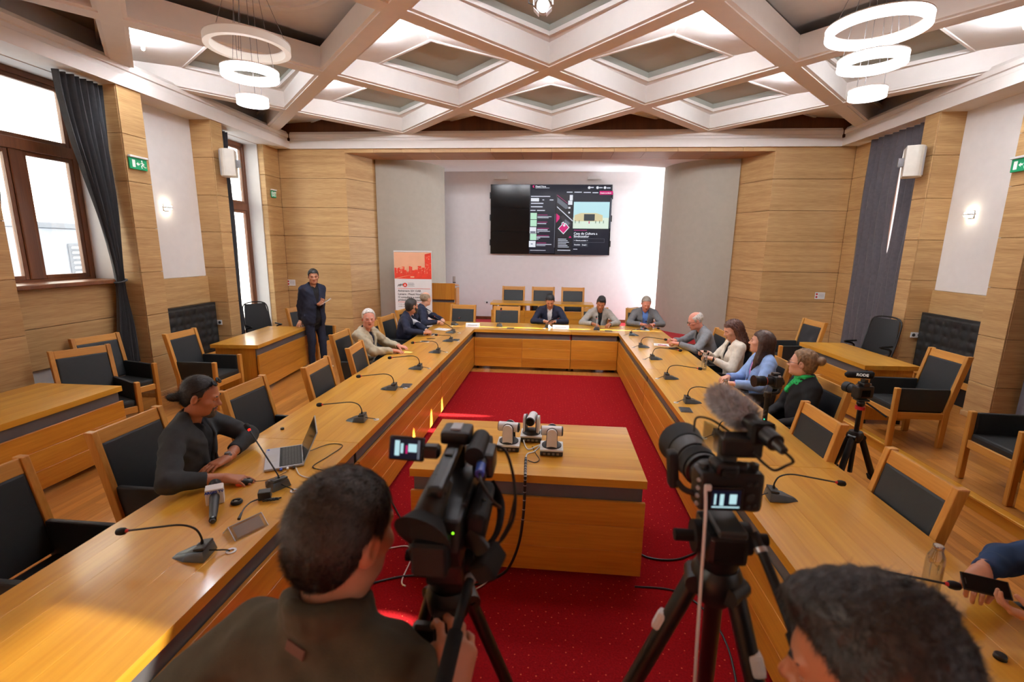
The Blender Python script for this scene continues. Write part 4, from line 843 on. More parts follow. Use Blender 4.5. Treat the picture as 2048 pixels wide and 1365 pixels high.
a = .075; MB().box((0, -.038, .036), (.21, .003, .10), (R(-48), 0, 0)).obj('front_leaf', MT['acrylic'], t); MB().box((0, .038, .036), (.21, .003, .10), (R(48), 0, 0)).obj('back_leaf', MT['acrylic'], t)
for s in (-1, 1): MB().tube([(s*.105, -.075, .003), (s*.105, 0, .07), (s*.105, .075, .003)], .003, 6).obj('edge', MT['silver'], t)
MB().tube([(-.105, 0, .07), (.105, 0, .07)], .003, 6).obj('edge', MT['silver'], t)
MB().box((0, -.037, .036), (.17, .0015, .075), (R(-48), 0, 0)).obj('insert_card', MT['silver'], t)
t = thing('bottle_cap', 'tiny dark bottle cap lying behind the laptop', 'cap', (-2.18, 3.46, TT)); MB().lathe([(.014, 0), (.015, .012), (.012, .015), (0, .015)], n=14).obj('shell', MT['dark_grey'], t, True); MB().lathe([(.0155, 0), (.0155, .003)], n=14).obj('skirt', MT['black'], t)
def capp(label, x, y, r=.019): t = thing('bottle_cap', label, 'cap', (x, y, TT)); MB().lathe([(r, 0), (r*1.05, .014), (r*.9, .018), (0, .018)], n=18).obj('shell', MT['black'], t, True); MB().lathe([(r*1.08, 0), (r*1.08, .004)], n=18).obj('skirt', MT['black_gloss'], t)
capp('black bottle cap beside the open glass bottle of the woman in light blue', 1.90, 5.30); capp('black bottle cap near the phone-holding hands at the picture edge', 1.70, 1.66)
def bottle(label, x, y, h=.23, cap=False, lab=True):
    t = thing('glass_bottle', label, 'bottle', (x, y, TT)); r = .034
    MB().lathe([(.0, 0), (r*.95, 0), (r, .008), (r, h*.68), (r*.92, h*.8), (r*.62, h*.9), (r*.55, h), (r*.47, h), (r*.54, h*.9), (r*.84, h*.8), (r*.92, h*.68), (r*.92, .012), (0, .012)], n=24).obj('glass_body', MT['bottle_glass'], t, True)
    MB().lathe([(r*.57, h-.018), (r*.6, h-.012), (r*.6, h-.004), (r*.56, h)], n=24).obj('neck_ring', MT['chrome'], t, True)
    MB().lathe([(r*.93, .0005), (r*.97, .004), (r*.93, .014), (0, .014)], n=24).obj('thick_base', MT['acrylic'], t, True)
    if cap: MB().lathe([(r*.62, h-.012), (r*.64, h+.012), (0, h+.015)], n=20).obj('cap', MT['black'], t, True)
    if lab:
        mb = MB()
        for i, (a, z0, w_, hh) in enumerate(((-.5, .62, .12, .09), (-.2, .62, .12, .09), (.15, .62, .1, .09), (.42, .62, .12, .09), (-.45, .45, .25, .12), (.05, .45, .25, .12), (-.3, .28, .4, .04), (-.3, .2, .5, .03))):
            n_ = 4; mb.grid([[((r+.0006)*math.sin(a+w_*k/n_-R(0)), -(r+.0006)*math.cos(a+w_*k/n_), z) for k in range(n_+1)] for z in (h*z0, h*(z0+hh))])
        mb.obj('printed_lettering', MT['ink'], t)
    return t
bottle('clear glass bottle with dark printed lettering and cap before the woman in white', 1.92, 6.01, .24, True); bottle('open clear glass bottle with printed lettering before the woman in light blue', 1.71, 4.66, .235)
bottle('tall open clear glass bottle at the near end of the table by the blue sleeve', 1.68, 1.98, .25, False, False)
def phone(label, x, y, rz, z=TT, rot=None, lit=None):
    t = thing('phone', label, 'phone', (x, y, z), R(rz), rot=rot); MB().bx(-.036, .036, -.075, .075, 0, .008, .003, 2).obj('body', MT['black'], t); MB().bx(-.032, .032, -.07, .07, .008, .0086).obj('screen', MT[lit or 'black_gloss'], t); MB().bx(-.012, .012, .062, .066, .0086, .009).obj('camera_notch', MT['dark_grey'], t); return t
phone('black phone lying flat beside the glass bottle of the woman in light blue', 1.875, 4.74, -84)
def sheet(name, label, x, y, rz, w_=.21, h_=.29, lines=True, mat='paper', z=TT):
    t = thing(name, label, 'paper', (x, y, z), R(rz)); MB().bx(-w_/2, w_/2, -h_/2, h_/2, 0, .0015).obj('page', MT[mat], t)
    if lines: mb = MB(); [mb.bx(-w_*.4, w_*.4-.03*(k % 3), h_*.36-k*h_*.09, h_*.36-k*h_*.09+.004, .0015, .0019) for k in range(8)]; mb.obj('text_line', MT['ink_grey'], t)
sheet('paper_sheet', 'white paper sheet under the tablet of the bearded man in navy', -2.16, 7.86, 80, .20, .28); sheet('paper_sheet', 'white paper sheet by the folded arms of the balding man', -2.03, 8.40, 70, .2, .28); sheet('note_card', 'small white card with a pen on it, on the window-side table', -2.03, 7.22, 85, .1, .15)
sheet('sticky_note', 'bright yellow note under the fingers of the elderly man in beige', -2.06, 6.42, 75, .09, .13, False); sheet('paper_sheet', 'white paper sheet with a red pen before the glasses man', 1.74, 7.55, 80, .2, .26)
MB_y = pm('yellow_note', (250, 226, 120), .7); [o for o in COL.objects if o.name.startswith('sticky_note')][0].children[0].data.materials[0] = MB_y
t = thing('tablet', 'small dark tablet lying on the white paper sheet', 'tablet', (-2.14, 7.84, TT+.0025), R(80)); MB().bx(-.07, .07, -.1, .1, 0, .007, .003).obj('body', MT['dark_grey'], t); MB().bx(-.062, .062, -.092, .092, .007, .0076).obj('screen', MT['black_gloss'], t)
def pen(label, a, b, mat): 
    a, b = Vector(a), Vector(b); t = thing('pen', label, 'pen', a); d = b-a; MB().cyl((0, 0, 0), d*.8, .005, n=8).obj('barrel', MT[mat], t, True); MB().cyl(d*.8, d, .005, .001, 8).obj('tip', MT['black'], t, True); MB().box(d*.12+Vector((0, 0, .006)), (.004, .03, .002)).obj('clip', MT['silver'], t)
pen('dark pen lying beside the small white card', (-2.06, 7.44, TT+.006), (-1.92, 7.47, TT+.006), 'black'); pen('thin dark pen lying across the small white card', (-2.09, 7.22, TT+.008), (-1.97, 7.24, TT+.008), 'dark_grey'); pen('red pen on the paper before the glasses man', (1.66, 7.50, TT+.008), (1.80, 7.46, TT+.008), 'red')
phone('phone in a white case before the grey-jacketed elderly man', 1.86, 7.30, -70)
def card(label, x, y, rz, w_=.22, lit=False):
    t = thing('name_card', label, 'name card', (x, y, TT), R(rz)); MB().box((0, -.026, .036), (w_, .002, .085), (R(-32), 0, 0)).obj('front_leaf', MT['paper'], t); MB().box((0, .026, .036), (w_, .002, .085), (R(32), 0, 0)).obj('back_leaf', MT['paper'], t); MB().box((0, -.0275, .036), (w_*.7, .0008, .014), (R(-32), 0, 0)).obj('printed_line', MT['ink_grey'], t)
card('white tent name card beside the window-side corner of the far table', -1.53, 8.78, 0, .26); card('white tent name card in front of the man in the navy suit', .14, 8.80, 0, .3)
# ---- three white cameras on the centre table
def ptz(label, x, y, rz, hz):
    t = thing('conference_camera', label, 'camera', (x, y, TT+.011), rz, 'white cameras on the centre table'); W = MT['plastic_white']; D = MT['dark_grey']
    MB().box((0, 0, .018), (.165, .165, .036), None, .01, 2).obj('base_box', D, t); MB().box((0, 0, .042), (.168, .168, .016), None, .008, 2).obj('base_top', W, t); MB().lathe([(.072, .05), (.072, .058), (.05, .075), (0, .075)], n=28).obj('turntable', D, t, True)
    mb = MB()
    for k in range(4): mb.bx(-.06+k*.032, -.042+k*.032, -.086, -.083, .010, .026)
    mb.obj('port', MT['metal_grey'], t)
    h = empty('yoke', (0, 0, .055), hz, t)
    for s in (-1, 1):
        pts = [(-.038, 0), (.038, 0)]+[(.036*math.cos(a), .105+.036*math.sin(a)) for a in [k*math.pi/10 for k in range(11)]]
        MB().prism([(s*.052-.011, y_, z_) for y_, z_ in pts], (.022, 0, 0), .004).obj('arm', W, h)
        MB().prism([(s*.041-.003, y_*1.1, z_*1.03) for y_, z_ in pts], (.006, 0, 0)).obj('arm_liner', D, h)
    MB().cyl((0, -.075, .108), (0, .07, .108), .036, n=28).obj('barrel', W, h, True); MB().cyl((0, .069, .108), (0, .078, .108), .0365, .034, n=28).obj('lens_ring', D, h, True); MB().lathe([(.0, 0), (.028, 0), (.028, .002), (0, .004)], (0, .078, .108), (0, 1, 0), 24).obj('lens_glass', MT['black_gloss'], h, True); MB().cyl((0, -.08, .108), (0, -.074, .108), .033, n=24).obj('rear_cap', D, h, True)
ptz('white pan-tilt camera with its barrel turned sideways, window side of the three', -.305, 3.31, 0, R(-96)); ptz('white pan-tilt camera in the middle of three, round dark lens turned to the front', -.145, 3.50, 0, R(172)); ptz('white pan-tilt camera with its barrel turned sideways, curtain side of the three', .015, 3.27, 0, R(-90))
c_ = TT+.014
cable('white leads tangled between the three white cameras', [(-.20, 3.40, c_+.02), (-.18, 3.33, c_), (-.15, 3.28, c_), (-.10, 3.32, c_+.01), (-.07, 3.36, c_+.004), (-.11, 3.25, c_), (-.16, 3.2, c_), (-.165, 3.10, c_)], .0045, 'plastic_white')
cable('thin black lead curling on the centre table beside the white leads', [(-.13, 3.34, c_), (-.10, 3.22, c_), (-.07, 3.12, c_), (-.10, 3.07, c_), (-.15, 3.1, c_)], .003)
lp = [(-.165, 3.12, c_+.004), (-.16, 3.0, c_+.004), (-.155, 2.90, c_+.004), (-.153, 2.868, c_-.01), (-.155, 2.862, .66), (-.16, 2.84, .5), (-.185, 2.83, .3), (-.25, 2.82, .12), (-.34, 2.83, .03), (-.45, 2.80, .024)]
cb = cable('black spiral-wrapped cable bundle hanging down the front of the centre table', lp, .0095, name='cable_bundle')
P_ = spline(lp, 8); mb = MB()
for k in range(2, 44, 3):
    d = (P_[k+1]-P_[k]).normalized(); mb.tube([P_[k]-d*.003, P_[k]+d*.003], .0103, 8)
mb.obj('wrap_band', MT['silver'], cb)
for lb, pts, r_, m_ in (('white cable on the carpet beside the centre table, window side', [(-1.22, 3.05, .02), (-1.05, 3.12, .016), (-.98, 3.0, .016), (-.97, 2.75, .016), (-.93, 2.7, .016)], .005, 'plastic_white'), ('black cable snaking over the carpet on the window side of the centre table', [(-1.40, 3.75, .018), (-1.2, 3.45, .018), (-1.02, 3.2, .018), (-.9, 2.98, .018), (-.75, 2.85, .018)], .006, 'black'), ('black cable on the carpet passing under the centre table front', [(-1.3, 2.62, .018), (-1.0, 2.78, .018), (-.8, 2.80, .018), (-.62, 2.72, .018), (-.4, 2.79, .018)], .007, 'black'), ('white cable curving on the carpet below the cable bundle', [(-.75, 2.66, .018), (-.55, 2.66, .018), (-.42, 2.76, .018), (-.38, 2.84, .018)], .005, 'plastic_white'), ('black cable on the carpet between centre table and curtain-side table', [(.62, 3.3, .018), (.75, 3.18, .018), (.95, 3.18, .018), (1.15, 3.3, .018)], .007, 'black'), ('thin black cable crossing the carpet near the mirrorless camera tripod', [(.6, 2.86, .016), (.85, 2.85, .016), (1.0, 2.7, .016), (1.05, 2.4, .016), (.95, 1.9, .016)], .006, 'black')): cable(lb, pts, r_, m_)
# ---- tripods
def tripod(name, label, apex, azs, spread, zf=.012, legr=.015, head='fluid', handle=None, white=False, red=False, twin=True, rz=0):
    t = thing(name, label, 'tripod', (apex[0], apex[1], zf), rz); H = apex[2]-zf; B = MT['black']
    MB().lathe([(.035, H-.09), (.05, H-.06), (.055, H-.02), (.045, H), (0, H)], n=20).obj('shoulder', B, t, True)
    for a in azs:
        a = R(a)-rz; d = Vector((math.cos(a), math.sin(a), 0)); s = Vector((-d.y, d.x, 0)); top = d*.045+Vector((0, 0, H-.045)); foot = d*spread+Vector((0, 0, .0)); k1 = top.lerp(foot, .42); k2 = top.lerp(foot, .72)
        lg = empty('leg', parent=t); mb = MB()
        if twin: [mb.tube([top+s*q, k1+s*q], legr, 10) for q in (-legr*1.25, legr*1.25)]
        else: mb.tube([top, k1], legr*1.25, 12)
        mb.obj('upper_tube', B, lg, True); MB().tube([k1-(foot-top).normalized()*.02, k2], legr*1.05, 10).obj('middle_tube', MT['black_matt'], lg, True); MB().tube([k2-(foot-top).normalized()*.02, foot+Vector((0, 0, .015))], legr*.8, 10).obj('lower_tube', B, lg, True)
        rt = Vector((0, 0, 1)).rotation_difference((foot-top).normalized()).to_matrix()
        for kk in (k1, k2): MB().box(kk, (legr*4.6 if twin and kk is k1 else legr*3, legr*2.8, .05), rt, .004).obj('clamp', MT['rubber'], lg); MB().cyl(kk+d*.012, kk+d*.045, .010, n=10).obj('lock_knob', MT['rubber'], lg)
        MB().lathe([(0, 0), (legr*1.4, 0), (legr*1.3, .02), (legr*.7, .03)], foot, n=12).obj('rubber_foot', MT['rubber'], lg, True)
        MB().tube([top-s*.03, top+s*.03], .022, 12).obj('hinge', B, lg, True)
        if white: MB().box(top+(foot-top)*.09+d*.014, (.034, .03, .05), rt, .01, 2).obj('white_patch', MT['plastic_white'], lg)
    if head == 'fluid':
        MB().cyl((0, 0, H), (0, 0, H+.035), .042, .05).obj('head_base', B, t, True); MB().box((0, 0, H+.065), (.085, .11, .07), None, .012, 2).obj('head_body', B, t); MB().cyl((-.06, 0, H+.065), (.06, 0, H+.065), .035).obj('tilt_drum', MT['black_matt'], t, True); MB().box((0, 0, H+.112), (.06, .14, .016), None, .004).obj('quick_plate', MT['dark_grey'], t)
        for s in (-1, 1): MB().cyl((s*.06, .0, H+.065), (s*.10, .0, H+.065), .013).obj('knob', MT['rubber'], t, True)
        MB().box((-.02, -.03, H-.13), (.12, .03, .09), None, .008).obj('spreader_block', B, t) if twin else 0
    if handle:
        p = [Vector(q)-Vector((apex[0], apex[1], zf)) for q in handle]; MB().tube(spline(p, 6), .010, 10).obj('pan_handle', MT['black_matt'], t, True); d = (p[-1]-p[-2]).normalized(); MB().tube([p[-1]-d*.11, p[-1]+d*.005], .0155, 12).obj('handle_grip', MT['rubber'], t, True); MB().tube([p[0]+(p[1]-p[0]).normalized()*.03, p[0]+(p[1]-p[0]).normalized()*.04], .0125, 12).obj('handle_ring', MT['silver'], t, True)
    if red: MB().cyl((0, 0, H+.005), (0, 0, H+.03), .03).obj('red_ring', MT['red'], t, True)
    return t
# camcorder -------------------------------------------------------
CC = Vector((-.222, .95, 1.6))
tripod('tripod', 'black twin-tube video tripod carrying the large camcorder before the centre table', (CC.x, CC.y, CC.z-.125), (25, 142, 280), .55, handle=[(CC.x+.065, CC.y-.03, CC.z-.05), (CC.x+.055, CC.y-.12, CC.z-.075), (CC.x+.05, CC.y-.15, CC.z-.10), (CC.x+.045, CC.y-.27, CC.z-.13)])
t = thing('camcorder', 'large black camcorder with a lit flip-out screen and rubber eyecup on a tripod', 'camcorder', CC+Vector((0, 0, .0025))); B = MT['black']; BM = MT['black_matt']
MB().prism([(-.052, y_, z_) for y_, z_ in ((-.12, .0), (-.14, .05), (-.12, .105), (-.02, .115), (.1, .12), (.15, .105), (.155, .02), (.12, 0))], (.104, 0, 0), .01).obj('body', B, t)
MB().tube([(0, .15, .062), (0, .2, .062), (0, .21, .062), (0, .25, .062)], [.045, .046, .05, .05], 24).obj('lens_barrel', B, t, True); MB().tube([(0, .205, .062), (0, .225, .062)], .053, 24).obj('focus_ring', MT['rubber'], t, True); MB().prism([(-.06, .25, .015), (.06, .25, .015), (.06, .25, .11), (-.06, .25, .11)], (0, .07, 0), .008).obj('lens_hood', BM, t)
MB().box((0, .01, .172), (.034, .26, .026), (R(4), 0, 0), .009, 2).obj('top_handle', B, t); MB().box((0, .105, .142), (.04, .04, .07), None, .008).obj('handle_post', B, t); MB().box((0, -.085, .14), (.036, .04, .06), None, .008).obj('handle_post', B, t)
MB().box((0, .105, .198), (.07, .07, .032), None, .009, 2).obj('microphone_block', B, t); MB().bx(-.012, .012, .085, .125, .214, .218).obj('hot_shoe', MT['silver'], t); MB().box((.0, .02, .187), (.02, .03, .006), None, .002).obj('record_button', MT['dark_grey'], t)
MB().tube([(.055, .02, .18), (.055, .13, .18)], .022, 16).obj('handle_microphone', BM, t, True)
hg = MB().box((-.045, .035, .182), (.04, .03, .03), None, .006).obj('screen_hinge', B, t)
sc_ = empty('flip_screen', (-.062, .03, .186), parent=t); sc_.rotation_euler = (R(-14), 0, R(-4)); MB().box((-.04, 0, 0), (.083, .012, .054), None, .003).obj('screen_shell', B, sc_); MB().bx(-.076, -.006, -.0068, -.006, -.022, .022).obj('screen', MT['scr_navy'], sc_)
mb = MB(); mb.bx(-.066, -.055, -.0075, -.0068, -.016, .018); mb.bx(-.052, -.046, -.0075, -.0068, -.01, .012); mb.bx(-.034, -.014, -.0075, -.0068, -.006, .012); mb.obj('screen_picture', MT['scr_sky'], sc_); MB().bx(-.040, -.036, -.0075, -.0068, -.01, .008).obj('screen_mark', MT['scr_pink'], sc_); MB().bx(-.012, -.007, -.0075, -.0068, -.021, .021).obj('screen_bar', MT['scr_grey'], sc_)
MB().tube([(0, -.06, .16), (-.006, -.11, .135), (-.01, -.14, .118)], [.02, .024, .026], 14, flat=1.25).obj('viewfinder', B, t, True)
MB().tube([(-.01, -.135, .12), (-.011, -.15, .112), (-.012, -.168, .104), (-.012, -.160, .108), (-.011, -.146, .114)], [.026, .034, .044, .036, .02], 24, flat=1.35).obj('eyecup', MT['rubber'], t, True)
MB().box((.072, .07, .15), (.05, .075, .06), None, .01, 2).obj('audio_unit', B, t)
for z_ in (.135, .165): MB().tube([(.072, .03, z_), (.072, .012, z_)], .011, 12).obj('audio_socket', MT['dark_grey'], t, True)
MB().tube([(.072, .012, .165), (.074, -.02, .160)], .0105, 12).obj('blue_plug', MT['blue'], t, True); MB().tube(spline([(.074, -.02, .16), (.085, -.05, .15), (.11, -.06, .12), (.12, -.03, .09), (.10, .0, .08), (.08, -.02, .10)], 6), .0035, 8).obj('audio_lead', B, t, True)
MB().tube(spline([(.085, .1, .175), (.12, .08, .17), (.145, .03, .12), (.15, -.02, .07), (.135, -.06, .045), (.115, -.08, .03)], 6), .0035, 8).obj('control_lead', B, t, True)
MB().tube(spline([(.15, .0, .10), (.14, -.04, .06), (.125, -.07, .04)], 4), .0025, 6).obj('lead_tie', B, t, True)
MB().box((.072, .0, .055), (.045, .16, .085), (0, R(8), 0), .018, 3).obj('hand_grip', BM, t); MB().tube(spline([(.085, .075, .09), (.115, .03, .06), (.115, -.05, .04), (.085, -.085, .02)], 5), .012, 8, flat=.3).obj('hand_strap', MT['rubber'], t, True)
MB().box((.105, -.105, .012), (.05, .075, .045), (R(10), R(-32), R(-20)), .014, 3).obj('zoom_rocker', MT['rubber'], t); MB().tube([(.06, -.07, .05), (.09, -.09, .03), (.105, -.10, .02)], .018, 10).obj('rocker_arm', B, t, True)
MB().box((0, -.148, .052), (.07, .05, .07), None, .006).obj('battery', BM, t); MB().ball((.038, -.125, .085), .003, 8).obj('power_light', MT['tally'], t)
mb = MB(); [mb.box((.045, -.06+.016*k, .108), (.014, .009, .006)) for k in range(5)]; mb.obj('switch', MT['dark_grey'], t)
# mirrorless rig ---------------------------------------------------
RG = Vector((.385, .985, 1.675))
tripod('tripod', 'black photo tripod with white-patched legs carrying the mirrorless camera', (RG.x, RG.y, RG.z-.125), (168, 68, 312), .58, white=True, twin=False, legr=.017, handle=[(RG.x+.05, RG.y-.04, RG.z-.02), (RG.x+.062, RG.y-.08, RG.z-.055), (RG.x+.07, RG.y-.18, RG.z-.11), (RG.x+.07, RG.y-.30, RG.z-.165)])
t = thing('mirrorless_camera', 'black mirrorless camera with a furry grey microphone and lit rear screen on a tripod', 'camera', RG+Vector((0, 0, .0025)), R(4))
MB().box((.0, 0, .058), (.135, .055, .088), None, .012, 3).obj('body', B, t); MB().box((.055, .012, .055), (.036, .07, .092), None, .014, 3).obj('grip', BM, t); MB().box((-.01, .0, .108), (.05, .05, .026), None, .008, 2).obj('finder_hump', B, t); MB().box((-.01, -.032, .104), (.03, .014, .02), None, .005).obj('eyepiece', MT['rubber'], t)
MB().bx(-.05, .024, -.034, -.028, .022, .074, .002).obj('screen_frame', B, t); MB().bx(-.043, .017, -.0348, -.034, .028, .068).obj('screen', MT['scr_navy'], t); mb = MB(); mb.bx(-.038, -.034, -.0355, -.0348, .036, .06); mb.bx(-.026, -.018, -.0355, -.0348, .034, .06); mb.bx(-.006, .009, -.0355, -.0348, .038, .06); mb.bx(-.042, .016, -.0355, -.0348, .029, .032); mb.obj('screen_picture', MT['scr_sky'], t)
for i, (x, z, r_) in enumerate(((.04, .05, .010), (.036, .08, .005), (.05, .08, .005), (.038, .028, .005), (.052, .03, .004))): MB().lathe([(r_, 0), (r_*.9, .003), (0, .003)], (x, -.028, z), (0, -1, 0), 14).obj('button', MT['dark_grey'], t, True)
for x, r_ in ((.03, .012), (.058, .01), (-.05, .011)): MB().lathe([(r_, 0), (r_, .012), (0, .013)], (x, .005, .1), n=16).obj('dial', MT['dark_grey'], t, True)
MB().tube([(-.02, .03, .058), (-.02, .07, .058), (-.02, .072, .058), (-.02, .13, .058), (-.02, .132, .058), (-.02, .19, .058)], [.036, .036, .042, .042, .046, .047], 28).obj('lens', B, t, True); MB().tube([(-.02, .085, .058), (-.02, .12, .058)], .0445, 28).obj('zoom_ring', MT['rubber'], t, True); MB().tube([(-.02, .185, .058), (-.02, .24, .058), (-.02, .238, .058), (-.02, .2, .058)], [.049, .058, .054, .046], 28).obj('lens_hood', BM, t, True)
MB().box((.03, .03, .145), (.09, .05, .045), None, .007, 2).obj('audio_box', B, t); MB().box((-.02, .04, .155), (.004, .06, .06), (0, 0, R(25)), .001).obj('clear_flap', MT['acrylic'], t); MB().box((.0, .01, .122), (.03, .03, .014)).obj('shoe_mount', MT['dark_grey'], t)
MB().tube([(.065, .06, .19), (.078, -.03, .175)], .019, 16).obj('microphone_barrel', B, t, True); MB().box((.07, .015, .178), (.05, .03, .05), None, .006).obj('microphone_clamp', MT['rubber'], t); MB().tube([(.078, -.03, .175), (.082, -.055, .168)], [.012, .009], 12).obj('microphone_plug', MT['dark_grey'], t, True)
MB().tube(spline([(.082, -.055, .168), (.10, -.06, .15), (.11, -.02, .12), (.10, .0, .1), (.07, -.01, .12), (.05, .0, .14)], 6), .003, 8).obj('microphone_lead', B, t, True); MB().tube(spline([(.02, .05, .165), (-.02, .06, .19), (-.05, .07, .19), (-.06, .05, .165)], 6), .0025, 8).obj('thin_lead', B, t, True)
# furry wind shield
rg = random.Random(11); mb = MB(); a_, b_ = Vector((.065, .06, .19)), Vector((.045, .19, .205)); ax = (b_-a_).normalized(); mb.tube([a_, a_+ax*.02, a_+ax*.07, a_+ax*.115, b_+ax*.008], [.018, .027, .029, .025, .006], 16); fu = mb.obj('wind_shield', pm('fur_core', (150, 152, 156), .95), t, True)
fb = bmesh.new(); u_ = ax.orthogonal().normalized(); v_ = ax.cross(u_)
for k in range(5200):
    s_ = rg.random(); an_ = rg.random()*6.283; rr = .027*math.sqrt(max(.03, 1-(abs(s_-.42)/.62)**3)); n_ = u_*math.cos(an_)+v_*math.sin(an_); p = a_+ax*(.005+.14*s_)+n_*rr; dr_ = (n_+ax*(s_-.35)*1.1+Vector((rg.gauss(0, .5), rg.gauss(0, .5), rg.gauss(0, .5)-.25))).normalized(); l_ = .013+.013*rg.random(); sd = dr_.cross(n_+Vector((.01, .02, .3))).normalized()*.0009
    q = [fb.verts.new(p-sd), fb.verts.new(p+sd), fb.verts.new(p+dr_*l_)]; fb.faces.new(q)
tag(MB()._add(fb).obj('fur', pm('fur', (196, 198, 204), .9, var=.35, scale=60), t), kind='stuff')
MB().tube(spline([(-.06, .0, .04), (-.085, .01, .045), (-.10, .02, .06)], 4), .007, 8).obj('handle_bracket', B, t, True); MB().box((-.108, .03, .085), (.022, .032, .085), (0, R(-6), 0), .008, 2).obj('side_handle', BM, t)
mb = MB(); [mb.ball((-.068, -.02, .03+.018*k), .005, 8) for k in range(4)]; mb.obj('port_plug', MT['silver'], t); MB().bx(-.06, -.045, -.036, -.028, .066, .08, .002).obj('lead_plug', MT['plastic_white'], t)
cable('white cable hanging straight down from the mirrorless camera to the floor', [(RG.x-.055, RG.y-.037, RG.z+.07), (RG.x-.052, RG.y-.045, RG.z+.0), (RG.x-.046, RG.y-.05, RG.z-.25), (RG.x-.03, RG.y-.05, RG.z-.7), (RG.x-.03, RG.y-.06, .5), (RG.x-.03, RG.y-.05, .02)], .0035, 'plastic_white')
# DSLR on the tripod behind the chairs ----------------------------
DS = Vector((2.44, 3.80, 1.115))
tp = tripod('tripod', 'small black tripod with a red ring standing behind the empty armchairs', (DS.x, DS.y, .84), (0, 100, 215), .36, zf=.002, head='', twin=False, legr=.019)
H = .84-.002; MB().cyl((0, 0, H-.02), (0, 0, H+.19), .017).obj('centre_column', B, tp, True); MB().cyl((0, 0, H-.35), (0, 0, H-.05), .017).obj('column_hook', B, tp, True); MB().cyl((0, 0, H+.185), (0, 0, H+.21), .034).obj('red_ring', MT['red'], tp, True); MB().ball((0, 0, H+.235), .03, 14).obj('ball_head', B, tp, True); MB().box((0, 0, H+.265), (.09, .07, .015), None, .003).obj('quick_plate', MT['dark_grey'], tp); MB().tube([(.02, -.03, H+.25), (.06, -.07, H+.22), (.12, -.13, H+.17)], .007, 8).obj('pan_handle', B, tp, True)
t = thing('dslr_camera', 'black camera with a stubby lettered microphone on the red-ringed tripod', 'camera', DS, R(14)); MB().box((0, 0, .055), (.145, .07, .1), None, .016, 3).obj('body', B, t); MB().box((0, 0, .115), (.06, .065, .04), None, .012, 2).obj('prism', B, t); MB().tube([(-.01, .03, .055), (-.01, .1, .055), (-.01, .102, .055), (-.01, .15, .055)], [.036, .037, .042, .042], 24).obj('lens', BM, t, True); MB().box((.06, .02, .05), (.035, .08, .09), None, .014, 3).obj('grip', MT['rubber'], t)
MB().bx(-.04, .035, -.038, -.034, .02, .075).obj('screen', MT['black_gloss'], t); MB().box((0, 0, .145), (.03, .04, .02)).obj('shoe_mount', MT['dark_grey'], t)
for x in (-.055, .055): MB().lathe([(.013, 0), (.012, .014), (0, .015)], (x, 0, .104), n=14).obj('dial', MT['metal_grey'], t, True)
MB().tube([(.05, -.03, .195), (.04, -.02, .195), (-.10, .06, .182), (-.115, .068, .18)], [.018, .032, .026, .012], 16).obj('microphone', MT['rubber'], t, True); dq = Vector((-.14, .08, -.013)).normalized(); text('lettering', 'RODE', .03, MT['sign_white'], t, Matrix.Translation((-.072, .008, .184)) @ Matrix.Rotation(R(-30), 4, 'Z') @ RX, bold=.001)
# camera on a gimbal standing on the table -------------------------
GB = Vector((1.83, 4.02, TT)); t = thing('gimbal_stabiliser', 'black handheld gimbal with a green light standing on three short feet on the table', 'gimbal', GB)
MB().tube([(0, 0, .05), (0, 0, .12), (0, 0, .27)], [.02, .019, .021], 14).obj('handle', BM, t, True); MB().cyl((0, 0, .27), (0, 0, .31), .03).obj('motor', B, t, True); MB().tube(spline([(0, 0, .30), (.09, .03, .30), (.11, .04, .34), (.10, .03, .39)], 5), .013, 10).obj('lower_arm', B, t, True); MB().cyl((.075, .03, .39), (.125, .035, .40), .03).obj('motor', B, t, True); MB().bx(.02, .10, -.03, .05, .352, .362, .003).obj('camera_plate', MT['dark_grey'], t)
for k in range(3): a = R(20+120*k); MB().tube([(0, 0, .055), (.11*math.cos(a), .11*math.sin(a), .008)], [.012, .008], 8).obj('foot', B, t, True)
MB().ball((-.012, -.017, .075), .005, 8).obj('green_light', MT['teal_led'], t)
t = thing('gimbal_camera', 'black camera with a long lens pointing sideways on the table gimbal', 'camera', GB+Vector((.03, .005, .3625)), R(100)); MB().box((0, -.02, .05), (.125, .065, .09), None, .014, 3).obj('body', B, t); MB().box((0, -.02, .105), (.05, .06, .03), None, .009, 2).obj('prism', B, t); MB().tube([(0, .012, .048), (0, .07, .048), (0, .072, .048), (0, .13, .048)], [.034, .034, .04, .041], 24).obj('lens', BM, t, True); MB().tube([(0, .078, .048), (0, .11, .048)], .043, 24).obj('zoom_ring', MT['rubber'], t, True); MB().tube([(0, .13, .048), (0, .17, .048), (0, .168, .048), (0, .135, .048)], [.043, .05, .046, .038], 24).obj('lens_hood', B, t, True); MB().lathe([(0, 0), (.034, 0), (0, .005)], (0, .136, .048), (0, 1, 0), 20).obj('front_glass', MT['black_gloss'], t, True); MB().lathe([(.0362, 0), (.0362, .004)], (0, .066, .048), (0, 1, 0), 24).obj('orange_ring', MT['orange'], t)
for x in (-.05, .05): MB().lathe([(.011, 0), (.011, .012), (0, .013)], (x, -.02, .094), n=14).obj('dial', MT['silver'], t, True)
